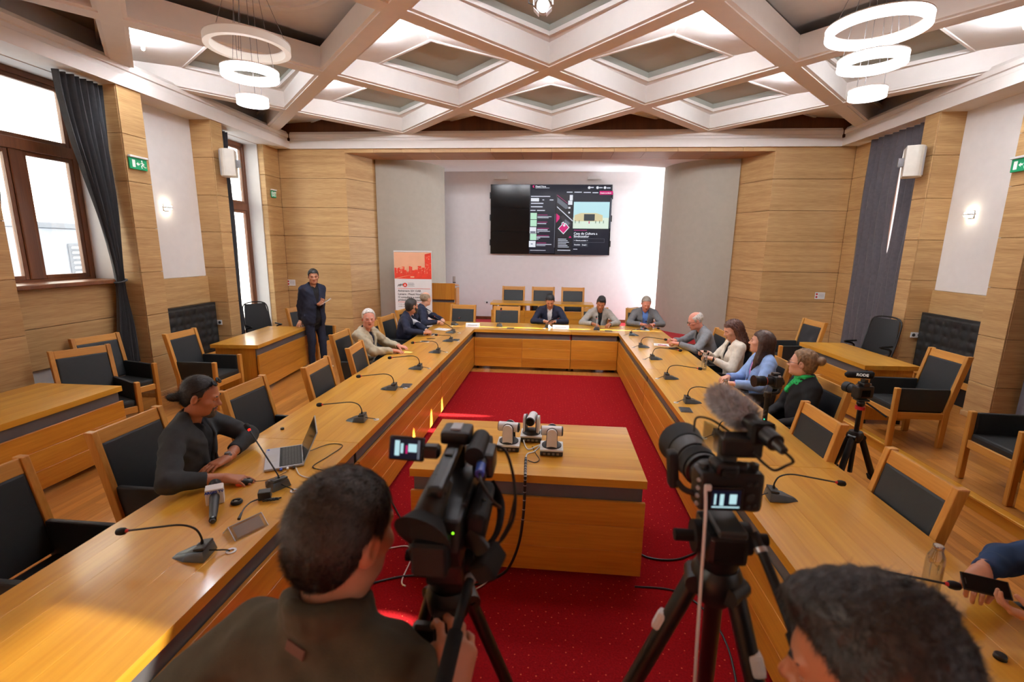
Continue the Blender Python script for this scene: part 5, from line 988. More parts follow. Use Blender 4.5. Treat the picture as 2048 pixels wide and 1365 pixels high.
# ================================================================== PEOPLE
import openvdb
V3 = lambda *a: np.array(a, float)
def smin(a, b, k):
    if k <= 0: return np.minimum(a, b)
    h = np.maximum(k-np.abs(a-b), 0)/k; return np.minimum(a, b)-h*h*k*.25
class Prim:
    def __init__(s, f, lo, hi): s.f, s.lo, s.hi = f, np.array(lo, float), np.array(hi, float)
def cone(a, b, r1, r2=None, flat=False):
    a, b = np.array(a, float), np.array(b, float); r2 = r1 if r2 is None else r2; ab = b-a; L2 = ab@ab+1e-12; L = L2**.5
    def f(x, y, z):
        px, py, pz = x-a[0], y-a[1], z-a[2]; t = np.clip((px*ab[0]+py*ab[1]+pz*ab[2])/L2, 0, 1)
        d = np.sqrt((px-t*ab[0])**2+(py-t*ab[1])**2+(pz-t*ab[2])**2)-(r1+(r2-r1)*t)
        if flat: d = np.maximum(d, (px*ab[0]+py*ab[1]+pz*ab[2])/L-L)
        return d
    R_ = max(r1, r2); return Prim(f, np.minimum(a, b)-R_, np.maximum(a, b)+R_)
def ell(c, r, rot=None):
    c, r = np.array(c, float), np.array(r, float); M = np.array(rot).T if rot is not None else None
    def f(x, y, z):
        x, y, z = x-c[0], y-c[1], z-c[2]
        if M is not None: x, y, z = [M[i][0]*x+M[i][1]*y+M[i][2]*z for i in range(3)]
        k0 = np.sqrt((x/r[0])**2+(y/r[1])**2+(z/r[2])**2)+1e-9; k1 = np.sqrt((x/r[0]**2)**2+(y/r[1]**2)**2+(z/r[2]**2)**2)+1e-9
        return k0*(k0-1)/k1
    m_ = max(r) if rot is not None else r; return Prim(f, c-m_, c+m_)
def rbox(c, h, r=.01, rot=None):
    c, h = np.array(c, float), np.array(h, float); M = np.array(rot).T if rot is not None else None
    def f(x, y, z):
        x, y, z = x-c[0], y-c[1], z-c[2]
        if M is not None: x, y, z = [M[i][0]*x+M[i][1]*y+M[i][2]*z for i in range(3)]
        q = [np.abs(v)-h[i]+r for i, v in enumerate((x, y, z))]
        return np.sqrt(sum(np.maximum(v, 0)**2 for v in q))+np.minimum(np.maximum(q[0], np.maximum(q[1], q[2])), 0)-r
    m_ = np.linalg.norm(h) if rot is not None else h; return Prim(f, c-m_, c+m_)
def xf(p, M, o):
    """primitive given in a frame with axes = columns of M and origin o"""
    M, o = np.array(M, float), np.array(o, float)
    def f(x, y, z):
        x, y, z = x-o[0], y-o[1], z-o[2]; return p.f(*[M[0][i]*x+M[1][i]*y+M[2][i]*z for i in range(3)])
    cs = np.array([[(p.lo, p.hi)[(k >> i) & 1][i] for i in range(3)] for k in range(8)]) @ M.T + o
    return Prim(f, cs.min(0), cs.max(0))
class Field:
    def __init__(s, lo, hi, h):
        s.lo = np.array(lo, float); s.h = h; n = np.ceil((np.array(hi)-s.lo)/h).astype(int)+1; s.n = n
        s.ax = [s.lo[i]+h*np.arange(n[i]) for i in range(3)]; s.D = np.full(n, .25, np.float32)
    def sl(s, p, pad):
        a = np.clip(np.floor((p.lo-pad-s.lo)/s.h).astype(int), 0, s.n); b = np.clip(np.ceil((p.hi+pad-s.lo)/s.h).astype(int)+1, 0, s.n)
        return tuple(slice(i, j) for i, j in zip(a, b))
    def ev(s, p, q):
        return p.f(s.ax[0][q[0]][:, None, None], s.ax[1][q[1]][None, :, None], s.ax[2][q[2]][None, None, :])
    def u(s, p, k=.02):
        q = s.sl(p, k+2.5*s.h)
        if min(x.stop-x.start for x in q) > 0: s.D[q] = smin(s.D[q], s.ev(p, q), k)
        return s
    def sub(s, p, k=.005):
        q = s.sl(p, k+2.5*s.h)
        if min(x.stop-x.start for x in q) > 0: s.D[q] = -smin(-s.D[q], s.ev(p, q), k)
        return s
    def cut(s, f, k=.004):
        q = (slice(None),)*3; s.D = -smin(-s.D, -np.broadcast_to(f(s.ax[0][:, None, None], s.ax[1][None, :, None], s.ax[2][None, None, :]), s.D.shape).astype(np.float32), k); return s
    def disp(s, f):
        s.D = s.D+f(s.ax[0][:, None, None], s.ax[1][None, :, None], s.ax[2][None, None, :]).astype(np.float32); return s
    def verts(s):
        for i in range(3):
            for e in (0, -1): q = [slice(None)]*3; q[i] = e; s.D[tuple(q)] = np.maximum(s.D[tuple(q)], s.h)
        g = openvdb.FloatGrid(.25); g.copyFromArray(np.ascontiguousarray(s.D, np.float32)); p, q = g.convertToQuads(0.0)
        return s.lo+np.asarray(p, float)*s.h, np.asarray(q, np.int64)
def qmesh(name, parts, mat):
    """one mesh out of [(verts, quads), ...]"""
    vs, qs, n = [], [], 0
    for v, q in parts:
        if len(q) == 0: continue
        a, b, c, d = v[q[:, 0]], v[q[:, 1]], v[q[:, 2]], v[q[:, 3]]
        if np.einsum('ij,ij->i', a, np.cross(b, c)+np.cross(c, d)).sum() < 0: q = q[:, ::-1]
        vs.append(v); qs.append(q+n); n += len(v)
    v, q = np.concatenate(vs), np.concatenate(qs)
    me = bpy.data.meshes.new(name); me.vertices.add(len(v)); me.vertices.foreach_set('co', v.astype(np.float32).ravel())
    me.loops.add(q.size); me.loops.foreach_set('vertex_index', q.astype(np.int32).ravel()); me.polygons.add(len(q)); me.polygons.foreach_set('loop_start', np.arange(0, q.size, 4, dtype=np.int32))
    me.polygons.foreach_set('use_smooth', np.ones(len(q), bool)); me.update(calc_edges=True); me.validate(); me.materials.append(mat); return me
def put(name, me, parent): o = bpy.data.objects.new(name, me); COL.objects.link(o); o.parent = parent; return o
def rotm(*eul): return np.array(Euler(eul).to_matrix())
def folds(amp, f=1.0, seed=0):
    return lambda x, y, z: amp*(np.sin(f*(34*x+3*np.sin(19*z+seed))+seed)*np.sin(f*(29*z+3*np.sin(23*y+seed)))+.6*np.sin(f*(47*z+31*y+5*np.sin(13*x))+2*seed))
HAIRF = lambda amp: (lambda x, y, z: amp*(np.sin(210*x+6*np.sin(40*z))*np.sin(60*z+8*np.sin(35*y))+np.sin(190*y+5*np.sin(45*x))*.7))
# ------------------------------------------------------------ head
def head_field(h, neck_to, o):
    F = Field((-.12, -.15, -.26), (.12, .15, .16), h); j = o.get('jaw', 1.0)
    F.u(ell((0, -.014, .034), (.076, .098, .088)), .02).u(ell((0, .026, -.03), (.064, .07, .088)), .03).u(ell((0, .036, -.082), (.05*j, .048, .04)), .025).u(ell((0, .074, -.102), (.022*j, .018, .016)), .02)
    for s in (-1, 1): F.u(ell((s*.044, .056, -.022), (.024, .026, .02)), .02).u(ell((s*.045*j, .0, -.075), (.02, .03, .03)), .025)
    F.u(cone((-.034, .080, .016), (.034, .080, .016), .013), .014)
    for s in (-1, 1): F.sub(ell((s*.031, .098, -.004), (.019, .018, .012)), .012)
    F.u(cone((0, .084, .006), (0, .109, -.030), .009, .0135), .012)
    for s in (-1, 1): F.u(ell((s*.012, .098, -.035), (.010, .011, .008)), .006).sub(ell((s*.007, .107, -.043), (.004, .005, .005)), .003)
    F.u(cone((-.019, .086, -.060), (.019, .086, -.060), .0075), .008).u(cone((-.016, .085, -.074), (.016, .085, -.074), .0085), .008); F.sub(cone((-.024, .098, -.0665), (.024, .098, -.0665), .0035), .004)
    for s in (-1, 1):
        rt = rotm(R(-12), 0, R(-s*18)); F.u(ell((s*.080, -.012, -.008), (.009, .021, .033), rt), .006).sub(ell((s*.090, -.006, -.004), (.007, .010, .018), rt), .005)
    F.u(cone((0, -.022, -.055), neck_to, .055*o.get('neck', 1), .050*o.get('neck', 1)), .03)
    return F
def hair_field(h, o):
    st = o['hair']; F = Field((-.16, -.19, -.42 if st == 'long' else -.16), (.16, .16, .17), h); t = o.get('hair_t', .008)
    F.u(ell((0, -.016, .036), (.076+t, .098+t, .088+t)), .02)
    if st in ('short', 'fade', 'swept', 'bald', 'pony', 'bun'): F.u(ell((0, -.055, -.03), (.062+t*.6, .05+t*.6, .06)), .03)
    ys = [-.2, -.03, -.005, .018, .030, .048, .066, .10]; zl = o.get('line', [-.088, -.075, -.045, -.035, .035, .058, .070, .075])
    lf = lambda y: np.interp(y, ys, zl)
    if st == 'long':
        for s in (-1, 1): F.u(cone((s*.062, -.02, .0), (s*.085, -.02, -.19), .04, .045), .04).u(cone((s*.085, -.02, -.17), (s*.07, .02, -.30), .042, .022), .03)
        F.u(cone((0, -.07, 0), (0, -.085, -.26), .07, .07), .05)
        F.cut(lambda x, y, z: np.maximum(.0, 1)*(-(.0)+np.minimum(y-np.interp(z, [-.5, -.2, -.08, .02, .055, .08], [.06, .05, .012, .020, .045, .2])+0*x, .2))*1.0, .006)
    else:
        F.cut(lambda x, y, z: (lf(y)-z+0*x)*.8, .006)
        for s in (-1, 1): F.sub(ell((s*.088, -.008, -.010), (.022, .026, .038)), .005)
    if st in ('bald', 'balding'): F.sub(ell((0, .01, .09), (.062, .095, .06)), .02)
    if st == 'swept': F.u(ell((0, .035, .112), (.062, .06, .030)), .03)
    if st == 'fade': F.u(ell((.0, -.005, .105), (.066, .10, .035)), .02)
    F.disp(HAIRF(o.get('hair_n', .0018)))
    if st == 'bun': F.u(ell((0, -.135, .045), (.042, .036, .040)), .01).disp(HAIRF(.001))
    if st == 'pony': F.u(ell((0, -.115, -.03), (.03, .03, .03)), .012); F.u(ell((0, -.15, -.045), (.028, .034, .024)), .012)
    return F
HEADS = {}
def make_head(root, o, M, c, neck_world, h=.006):
    """M, c: head frame in the root's space; returns (verts, quads) of head and neck, and hangs hair, eyes ... on the root"""
    K = o.get('head', 1.07); nk = (np.array(neck_world)-c) @ M / K; v, q = head_field(h, nk, o).verts(); to = lambda v_: (v_*K) @ M.T + c
    hm = MT[o.get('hair_mat', 'hair_dark')]; E = Matrix([[*(M[i]*K), c[i]] for i in range(3)]+[[0, 0, 0, 1]])
    if o.get('hair'):
        hv, hq = hair_field(o.get('hair_h', h), o).verts(); ho = put('hair', qmesh('hair', [(to(hv), hq)], hm), root)
        if 1:
            rg = random.Random(4); fb = bmesh.new(); ids = rg.choices(range(len(hv)), k=o.get('strands', 2600))
            for i in ids:
                p = Vector(hv[i]); n_ = (p-Vector((0, -.016, .03))).normalized(); dn = Vector((rg.gauss(0, .25), o.get('strand_y', -.75)+rg.gauss(0, .3), -.35*n_.y-.75*(1-abs(n_.z))+rg.gauss(0, .25))); d = (dn-n_*dn.dot(n_)*.85).normalized(); l_ = o.get('strand_l', .022)*(.5+rg.random()); sd = d.cross(n_).normalized()*.0008
                a_ = [fb.verts.new(p-sd), fb.verts.new(p+sd), fb.verts.new(p+d*l_+n_*.003)]; fb.faces.new(a_)
            tag(MB(E)._add(fb).obj('hair_strands', MT[o.get('strand_mat', o.get('hair_mat', 'hair_dark'))], ho), kind='stuff')
    for s in (-1, 1):
        e = MB(E).ball((s*.031, .0748, -.004), .0124, 12).obj('eye', MT['eye_white'], root, True); MB(E).ball((s*.031+o.get('gaze', 0), .0822, -.0050), .0062, 10).obj('iris', MT['iris'], e, True)
        MB(E).ball((s*.031, .0745, .0015), (.0150, .0140, .0098), 12, rotm(R(-14), 0, 0) and None if 0 else (R(-14), 0, 0)).ball((s*.031, .0735, -.0118), (.0145, .0132, .0065), 12).obj('eyelid', MT[o['skin']], root, True)
        MB(E).tube([(s*.014, .0925, .019), (s*.032, .0925, .024), (s*.047, .081, .019)], [.0035, .0045, .002], 8).obj('eyebrow', MT[o.get('brow_mat', o.get('hair_mat', 'hair_dark'))], root, True)
    MB(E).tube([(-.021, .0905, -.0655), (-.008, .0965, -.062), (.008, .0965, -.062), (.021, .0905, -.0655)], [.002, .0042, .0042, .002], 8).tube([(-.019, .090, -.069), (0, .0955, -.073), (.019, .090, -.069)], [.002, .005, .002], 8).obj('lips', MT[o.get('lip', 'lips')], root, True)
    if o.get('beard'):
        F = Field((-.1, -.06, -.16), (.1, .13, .0), h); t = .006; F.u(ell((0, .026, -.03), (.064+t, .07+t, .088+t)), .02).u(ell((0, .036, -.082), (.05+t, .048+t, .04+t)), .02).u(ell((0, .074, -.104), (.026+t, .02+t, .02+t)), .02)
        g = o['beard'] == 'goatee'
        F.cut((lambda x, y, z: np.maximum(z+.050+0*x, np.abs(x)-.034+0*y)) if g else (lambda x, y, z: np.maximum(z-np.interp(np.abs(x), [0, .03, .05, .07], [-.05, -.05, -.045, .0])+0*y, -(y+.0)+0*z)), .004); F.sub(ell((0, .1, -.067), (.021, .02, .010)), .004); F.disp(HAIRF(.0012))
        bv, bq = F.verts()
        if len(bq): put('beard', qmesh('beard', [(to(bv), bq)], MT[o.get('beard_mat', o.get('hair_mat', 'hair_dark'))]), root)
    if o.get('glasses'):
        mb = MB(E); gm = o['glasses']
        for s in (-1, 1):
            mb.tube([(s*.032+.022*math.cos(a), .103, -.005+.017*math.sin(a)) for a in [k*math.pi/8 for k in range(17)]], .0016, 6); mb.tube([(s*.054, .102, .0), (s*.075, .07, .003), (s*.084, -.01, .003), (s*.082, -.025, -.008)], .0018, 6)
        mb.tube([(-.011, .104, .0), (0, .108, .003), (.011, .104, .0)], .0016, 6); go = mb.obj('glasses', MT['black_gloss' if gm == 'dark' else 'metal_grey'], root, True)
        mb = MB(E)
        for s in (-1, 1): mb.lathe([(.0, 0), (.021, 0), (.021, .001), (0, .001)], (s*.032, .103, -.005), (0, 1, 0), 16)
        mb.obj('lens', MT['glass'], go)
    if o.get('sunglasses'):
        mb = MB(E); up = rotm(R(52), 0, 0)
        for s in (-1, 1): mb.ball((s*.036, .065, .108), (.030, .008, .022), 12, Matrix(up)); mb.tube([(s*.062, .06, .10), (s*.085, .01, .06), (s*.086, -.03, .03)], .0025, 6)
        mb.tube([(-.01, .074, .114), (.01, .074, .114)], .003, 6); mb.obj('sunglasses', MT['black_gloss'], root, True)
    return to(v), q
# ------------------------------------------------------------ hand
def hand_verts(wrist, d, n, side, curl=.35, spread=.1, h=.0042, size=1.0, grip=0):
    """side +1: right hand. d: finger direction, n: back of the hand"""
    F = Field((-.075, -.05, -.11), (.075, .215, .055), h); th = -side          # thumb side in x for palm down, fingers +Y
    K = [(-.031, .088), (-.0105, .094), (.0105, .091), (.030, .080)]; K = [(-x*side*-1 if 0 else x*side, y) for x, y in K]  # index first, on the thumb side
    K = [(th*(.031-.0205*i), y) for i, y in enumerate((.088, .094, .090, .080))]; LN_ = (.070, .078, .072, .056); RR = (.0090, .0094, .0090, .0078)
    F.u(cone((0, -.05, 0), (0, .01, 0), .025, .024), .012)
    for i, (x, y) in enumerate(K):
        F.u(cone((x*.55, .005, 0), (x, y, .0), .0155, .0125), .018)
    for i, (x, y) in enumerate(K):
        p = V3(x, y, 0); a = th*spread*(1.5-i)*.6; c_ = curl*(1+.10*i) if not grip else grip; ang = c_*.6
        for k, f_ in enumerate((.46, .31, .23)):
            q_ = p+V3(math.sin(a)*math.cos(ang), math.cos(ang)*math.cos(a), -math.sin(ang))*LN_[i]*f_; F.u(cone(p, q_, RR[i]*(1-.08*k), RR[i]*(.92-.08*k)), .003); p = q_; ang += c_*(1.0 if k == 0 else .8)
    t0, t1, t2, t3 = V3(th*.018, .012, -.008), V3(th*.042, .042, -.018), V3(th*.050, .070, -.026-.02*curl), V3(th*.046, .094, -.034-.03*curl)
    if grip: t2, t3 = V3(th*.044, .066, -.040), V3(th*.022, .080, -.055)
    F.u(cone(t0, t1, .0165, .0125), .014).u(cone(t1, t2, .0115, .0105), .005).u(cone(t2, t3, .0105, .0085), .004)
    v, q = F.verts(); d = np.array(d, float); d /= np.linalg.norm(d); n = np.array(n, float); n = n-d*(n@d); n /= np.linalg.norm(n); x = np.cross(d, n)
    return (v*size) @ np.array([x, d, n]) + np.array(wrist), q
def ik(S, T, l1, l2, hint):
    S, T, hint = [np.array(a, float) for a in (S, T, hint)]; d = T-S; L = np.linalg.norm(d); Lc = min(L, (l1+l2)*.995); u = d/L; T = S+u*Lc
    a = (l1*l1-l2*l2+Lc*Lc)/(2*Lc); hh = math.sqrt(max(l1*l1-a*a, 1e-6)); w_ = hint-u*(hint@u); w_ /= np.linalg.norm(w_)+1e-9; return S+u*a+w_*hh, T
# ------------------------------------------------------------ whole figure
def person(label, xy, rz, o):
    o['size'] = o.get('size', 1.0)*1.06; root = thing('person', label, 'person', (*xy, o.get('z', 0)), rz); g = o.get
    cz, sz = math.cos(rz), math.sin(rz); W2L = lambda p: V3(cz*(p[0]-xy[0])+sz*(p[1]-xy[1]), -sz*(p[0]-xy[0])+cz*(p[1]-xy[1]), p[2]-g('z', 0)); D2L = lambda p: V3(cz*p[0]+sz*p[1], -sz*p[0]+cz*p[1], p[2])
    s = g('size', 1.0); sit = not g('stand', False); pz = g('pelvis', .555 if sit else .955); P = V3(0, g('pelvis_y', -.10 if sit else 0), pz); bw = g('broad', 1.0); dep = g('depth', 1.0)
    TM = rotm(0, 0, g('twist', 0)) @ rotm(-g('lean', R(10)), g('side', 0), 0); tp = lambda *a: TM @ (V3(*a)*s)+P; X = lambda p: xf(p, TM*1.0, P)
    sc3 = lambda *a: tuple(x*s for x in a)
    Sh = {k: tp(k*.168*bw, -.012, .440) for k in (-1, 1)}; nb = tp(0, -.012, .50); hc = tp(0, .022+g('head_fwd', .01), .655); hc = hc+V3(*g('head_off', (0, 0, 0)))
    HM = rotm(0, 0, g('head_yaw', 0)+g('twist', 0)) @ rotm(-g('head_pitch', R(5)), g('head_roll', 0), 0)
    hv, hq = make_head(root, o, HM, hc, tp(0, .0, .48), g('head_h', .006)); body = [(hv, hq)]
    # joints of the arms
    A = {}
    for k, key in ((1, 'r'), (-1, 'l')):
        wr = g('wrist_'+key); wl = W2L(wr) if wr is not None else P+V3(k*.24*s, .18, .02)
        hint = D2L(np.array(g('elbow_'+key, None), float)) if g('elbow_'+key) is not None else V3(k*.8, -.4, -.8); e, w_ = ik(Sh[k], wl, .295*s, .262*s, hint); A[k] = (Sh[k], e, w_)
    skin = MT[o['skin']]
    for k, key in ((1, 'r'), (-1, 'l')):
        S_, e, w_ = A[k]; fd = (w_-e)/np.linalg.norm(w_-e); d = g('fingers_'+key); d = D2L(np.array(d, float)) if d is not None else fd; n = g('back_'+key, (0, 0, 1)); n = D2L(np.array(n, float))
        body.append(hand_verts(w_, d, n, k, g('curl_'+key, g('curl', .45)), g('spread', .1), g('hand_h', .0045), s*g('hand', 1.0), g('grip_'+key, 0)))
        F = Field(np.minimum(e, w_)-.07, np.maximum(e, w_)+.07, .009); F.u(cone(e+(w_-e)*.42, w_, .040*s, .026*s), .02); body.append(F.verts())
    # legs
    hips = {k: P+V3(k*.09*s, .0, -.03) for k in (-1, 1)}
    if sit:
        kn = {k: V3(k*.13, P[1]+.44*s, .53) for k in (-1, 1)}; an = {k: V3(k*.13, P[1]+.42*s, .085) for k in (-1, 1)}
    else:
        st_ = g('stance', ((.10, .02), (-.10, -.02))); an = {1: V3(st_[0][0], st_[0][1], .08), -1: V3(st_[1][0], st_[1][1], .08)}; kn = {k: (hips[k]+an[k])/2+V3(0, .03, .0) for k in (-1, 1)}
    F = Field((-.36, P[1]-.25, .02), (.36, P[1]+.62, pz+.55*s), .02)
    F.u(X(ell(sc3(0, 0, 0), sc3(.150*bw, .105*dep, .12))), .05).u(X(ell(sc3(0, 0, .2), sc3(.128*bw, .09*dep, .17))), .05).u(X(ell(sc3(0, -.005, .34), sc3(.140*bw, .088*dep, .13))), .05)
    for k in (-1, 1): F.u(cone(hips[k], kn[k], .075*s, .052*s), .03).u(cone(kn[k], an[k], .05*s, .036*s), .02)
    body.append(F.verts()); put('body', qmesh('body', body, skin), root)
    # trousers and shoes
    F = Field((-.36, P[1]-.26, .03), (.36, P[1]+.66, pz+.2*s), g('leg_h', .016)); F.u(X(ell(sc3(0, 0, .0), sc3(.168*bw, .125*dep, .13))), .04)
    for k in (-1, 1): F.u(cone(hips[k], kn[k], .088*s, .066*s), .03).u(cone(kn[k], an[k], .064*s, .05*s, True), .02)
    F.disp(folds(.003, .8, 1)); put('trousers', qmesh('trousers', [F.verts()], MT[g('trousers', 'cloth_dark')]), root)
    for k in (-1, 1):
        yw = rotm(0, 0, -k*.15); a = an[k]; F = Field((a[0]-.1, a[1]-.14, -.0), (a[0]+.1, a[1]+.26, .16), .008); F.u(ell(a+V3(0, .07, -.035), (.044, .13, .042), yw), .02).u(cone(a+V3(0, -.01, -.02), a+V3(0, 0, .03), .048, .042), .03); F.cut(lambda x, y, z: .012-z+0*x+0*y, .004)
        sh = put('shoe', qmesh('shoe', [F.verts()], MT[g('shoes', 'black')]), root); MB(Matrix.Translation(a) @ Matrix(yw).to_4x4()).box((0, .065, -.0725), (.084, .25, .022), None, .01, 2).obj('sole', MT[g('soles', 'rubber')], sh)
    # upper clothes
    jh = g('cloth_h', .010); allp = np.array([p for k in (-1, 1) for p in A[k]]+[P, nb]); lo, hi = allp.min(0)-.19, allp.max(0)+.15; lo[2] = min(lo[2], P[2]-.32*s)
    def torso(F, t, k_=.05, hem=-.02):
        F.u(X(ell(sc3(0, .0, hem+.02), tuple(np.array(sc3(.160*bw, .118*dep, .13))+t))), k_).u(X(ell(sc3(0, .01, .19), tuple(np.array(sc3(.148*bw, .115*dep, .17))+t))), k_).u(X(ell(sc3(0, .0, .345), tuple(np.array(sc3(.160*bw, .112*dep, .14))+t))), k_)
        F.u(X(cone(sc3(-.115*bw, -.012, .436), sc3(.115*bw, -.012, .436), .055*s+t)), .05)
        if not sit: F.u(X(ell(sc3(0, .0, -.09), tuple(np.array(sc3(.162*bw, .120*dep, .20))+t))), .12); F.u(X(ell(sc3(0, .0, .12), tuple(np.array(sc3(.155*bw, .116*dep, .2))+t))), .08)
        for k in (-1, 1): F.u(X(cone(sc3(k*.10, -.016, .465), sc3(k*.035, -.022, .515), .042*s+t, .036*s+t)), .05)
        if g('bust'): [F.u(X(ell(sc3(k*.065, .075, .30), tuple(np.array(sc3(.062, .045, .06))+t))), .04) for k in (-1, 1)]
    def sleeves(F, t, end=.94, k_=.03):
        for k in (-1, 1):
            S_, e, w_ = A[k]; F.u(cone(S_, e, (.060*s+t)*g('sleeve', 1), (.049*s+t)*g('sleeve', 1)), .045).u(cone(e, e+(w_-e)*end, (.049*s+t)*g('sleeve', 1), (.036*s+t), True), k_)
    neck_hole = lambda r_: X(cone(sc3(0, -.004, .46), sc3(0, .012, .62), r_*s))
    jk = g('jacket'); top = g('shirt', 'cloth_white')
    F = Field(lo, hi, jh*1.1); torso(F, .0 if jk else .008, hem=-.03); 
    if not jk: sleeves(F, .004, g('cuff', .94))
    else: sleeves(F, -.006, g('shirt_cuff', .985))
    F.sub(neck_hole(.058), .004)
    if g('collar', True):
        for k in (-1, 1): F.u(X(cone(sc3(k*.052, -.030, .515), sc3(k*.018, .066, .462), .013, .011)), .010)
        F.u(X(cone(sc3(-.05, -.045, .525), sc3(.05, -.045, .525), .016)), .015)
    F.disp(folds(g('fold', .0022), 1.0, g('seed', 2))); put('shirt' if jk else g('top_name', 'shirt'), qmesh('shirt', [F.verts()], MT[top]), root)
    if jk:
        F = Field(lo-.01, hi+.01, jh); torso(F, .016, hem=g('hem', -.06)); sleeves(F, .008, g('cuff', .93))
        vw, vb = g('vee', (.055, .12)) or (0, 0); F.sub(neck_hole(.064), .006)
        if vw:
            def wedge(x, y, z): return np.maximum(np.maximum(np.abs(x)-np.clip((z-vb*s)/(.47*s-vb*s), 0, 1.2)*vw*s, -y+.0), vb*s-z)
            F.sub(X(Prim(wedge, sc3(-.09, 0, vb), sc3(.09, .2, .56))), .006)
            lapel = g('lapel', True)
            for k in (-1, 1):
                if lapel: F.u(X(ell(sc3(k*(vw*.62+.026), .118*dep, .30), sc3(.022, .010, .14), rotm(R(14), R(k*16), R(-k*22)))), .008)
                F.u(X(cone(sc3(k*.062, .0, .49), sc3(k*(vw+.008), .085, .435), .017, .014)), .014)
            F.u(X(cone(sc3(-.055, -.045, .51), sc3(.055, -.045, .51), .019)), .02)
        else:
            ring = [sc3(.066*math.cos(a), -.004+.066*math.sin(a), .515+g('collar_h', .0)-.018*math.sin(a)) for a in [j_*math.pi/8 for j_ in range(17)]]
            for dz in (0, .5): [F.u(X(cone((a_[0], a_[1], a_[2]-dz*.05), (b_[0], b_[1], b_[2]-dz*.05), .018)), .012) for a_, b_ in zip(ring, ring[1:])]
            for k in (-1, 1): F.u(X(cone(sc3(k*.06, -.03, .515), sc3(k*.03, .06, .475), .020)), .02)
        if g('open', 0): F.sub(X(Prim(lambda x, y, z: np.maximum(np.maximum(np.abs(x)-(.012+.05*np.clip((.25*s-z)/.4, 0, 1)), -y+.02), z-.25*s), sc3(-.08, 0, -.3), sc3(.08, .25, .26))), .006)
        if not sit: F.cut(lambda x, y, z: (P[2]-.185*s)-z+0*x+0*y, .006)
        F.disp(folds(g('fold', .003), 1.0, g('seed', 2))); put('jacket', qmesh('jacket', [F.verts()], MT[jk]), root)
        if g('buttons'): mb = MB(); [mb.ball(tp(.0, .135*dep, zz), .008, 8) for zz in (.05, .14)]; mb.obj('button', MT['black'], root)
    if g('scarf'):
        F = Field(nb-.16, nb+.16, .007)
        for i, (r_, zz) in enumerate(((.075, .47), (.070, .50), (.066, .525))):
            pts = [tp(r_*math.cos(a), -.005+r_*1.05*math.sin(a), zz+.012*math.sin(2*a+i)) for a in [j_*math.pi/9 for j_ in range(19)]]
            for a_, b_ in zip(pts, pts[1:]): F.u(cone(a_, b_, .021), .006)
        F.u(cone(tp(.02, .08, .47), tp(.05, .12, .38), .026, .03), .012); F.disp(folds(.0035, 2.2, 3)); put('scarf', qmesh('scarf', [F.verts()], MT[g('scarf')]), root)
    if g('watch'):
        k = -1; S_, e, w_ = A[k]; fd = Vector((w_-e)/np.linalg.norm(w_-e)); c_ = Vector(w_)-fd*.012; wt = MB().tube([c_-fd*.011, c_+fd*.011], .0295*s, 16).obj('watch_strap', MT['black'], root, True); MB().tube([c_+Vector((0, 0, .024)), c_+Vector((0, 0, .036))], .019, 16).obj('watch_case', MT['metal_grey'], wt, True)
    return root
# ------------------------------------------------------------ cloth, skin and hair colours
for n_, c, kw in (('skin_warm', (196, 136, 104), {}), ('skin_tan', (176, 112, 78), {}), ('skin_pale', (222, 168, 142), {}), ('skin_pink', (220, 150, 128), {})): pm(n_, c, .48, var=.07, scale=14, bump=.05)
pm('lips', (164, 86, 80), .4); pm('eye_white', (176, 166, 160), .3); pm('iris', (44, 30, 22), .2)
for n_, c in (('hair_dark', (38, 30, 26)), ('hair_black', (16, 14, 14)), ('hair_brown', (62, 38, 26)), ('hair_auburn', (78, 42, 28)), ('hair_blond', (132, 102, 70)), ('hair_grey', (150, 140, 128)), ('hair_white', (214, 208, 200)), ('hair_salt', (74, 66, 58)), ('hair_greyblond', (158, 140, 116))): pm(n_, c, .5, var=.35, scale=40, bump=.5, bscale=160)
for n_, c, r_ in (('cloth_white', (214, 214, 216), .8), ('cloth_dark', (26, 28, 36), .85), ('cloth_navy', (24, 28, 46), .8), ('cloth_navy2', (30, 34, 50), .85), ('cloth_black', (20, 20, 22), .8), ('cloth_charcoal', (52, 54, 56), .85), ('cloth_beige', (176, 166, 142), .8), ('cloth_grey', (110, 112, 114), .85), ('cloth_lgrey', (164, 162, 156), .85), ('cloth_tweed', (128, 130, 134), .9), ('cloth_blue', (92, 128, 196), .8), ('cloth_lightblue', (146, 176, 226), .8), ('cloth_cream', (226, 218, 202), .8), ('cloth_olive', (72, 66, 52), .9), ('cloth_denim', (40, 62, 96), .85), ('cloth_jeans', (32, 36, 52), .85), ('cloth_lilac', (196, 130, 190), .8), ('cloth_green', (40, 176, 96), .75)): pm(n_, c, r_, var=.10, scale=30, bump=.22, bscale=300, spec=.25)
UP = (0, 0, 1)
person('seated man with dark ponytail, sunglasses on his head and charcoal jacket, using the laptop', (-2.42, 2.80), R(-76), dict(skin='skin_tan', hair='pony', hair_mat='hair_black', hair_t=.004, strands=6000, strand_l=.03, strand_mat='hair_dark', line=[-.10, -.09, -.06, -.05, .055, .080, .10, .12], beard='goatee', beard_mat='hair_salt', sunglasses=True, head_h=.0045, head_pitch=R(16), head_yaw=R(6), lean=R(13), jacket='cloth_charcoal', shirt='cloth_black', vee=(.06, .10), cloth_h=.008, shirt_cuff=.62, cuff=.66, broad=1.1, depth=1.1, size=1.03, fold=.004, hand_h=.0036,
    wrist_r=(-2.02, 2.56, .803), elbow_r=(-.2, -1, -.25), fingers_r=(1, .16, -.12), curl_r=.28, wrist_l=(-2.20, 2.83, .80), elbow_l=(.55, .9, -.3), fingers_l=(-.25, -.9, -.06), curl_l=.22, watch=True, trousers='cloth_dark', seed=4))
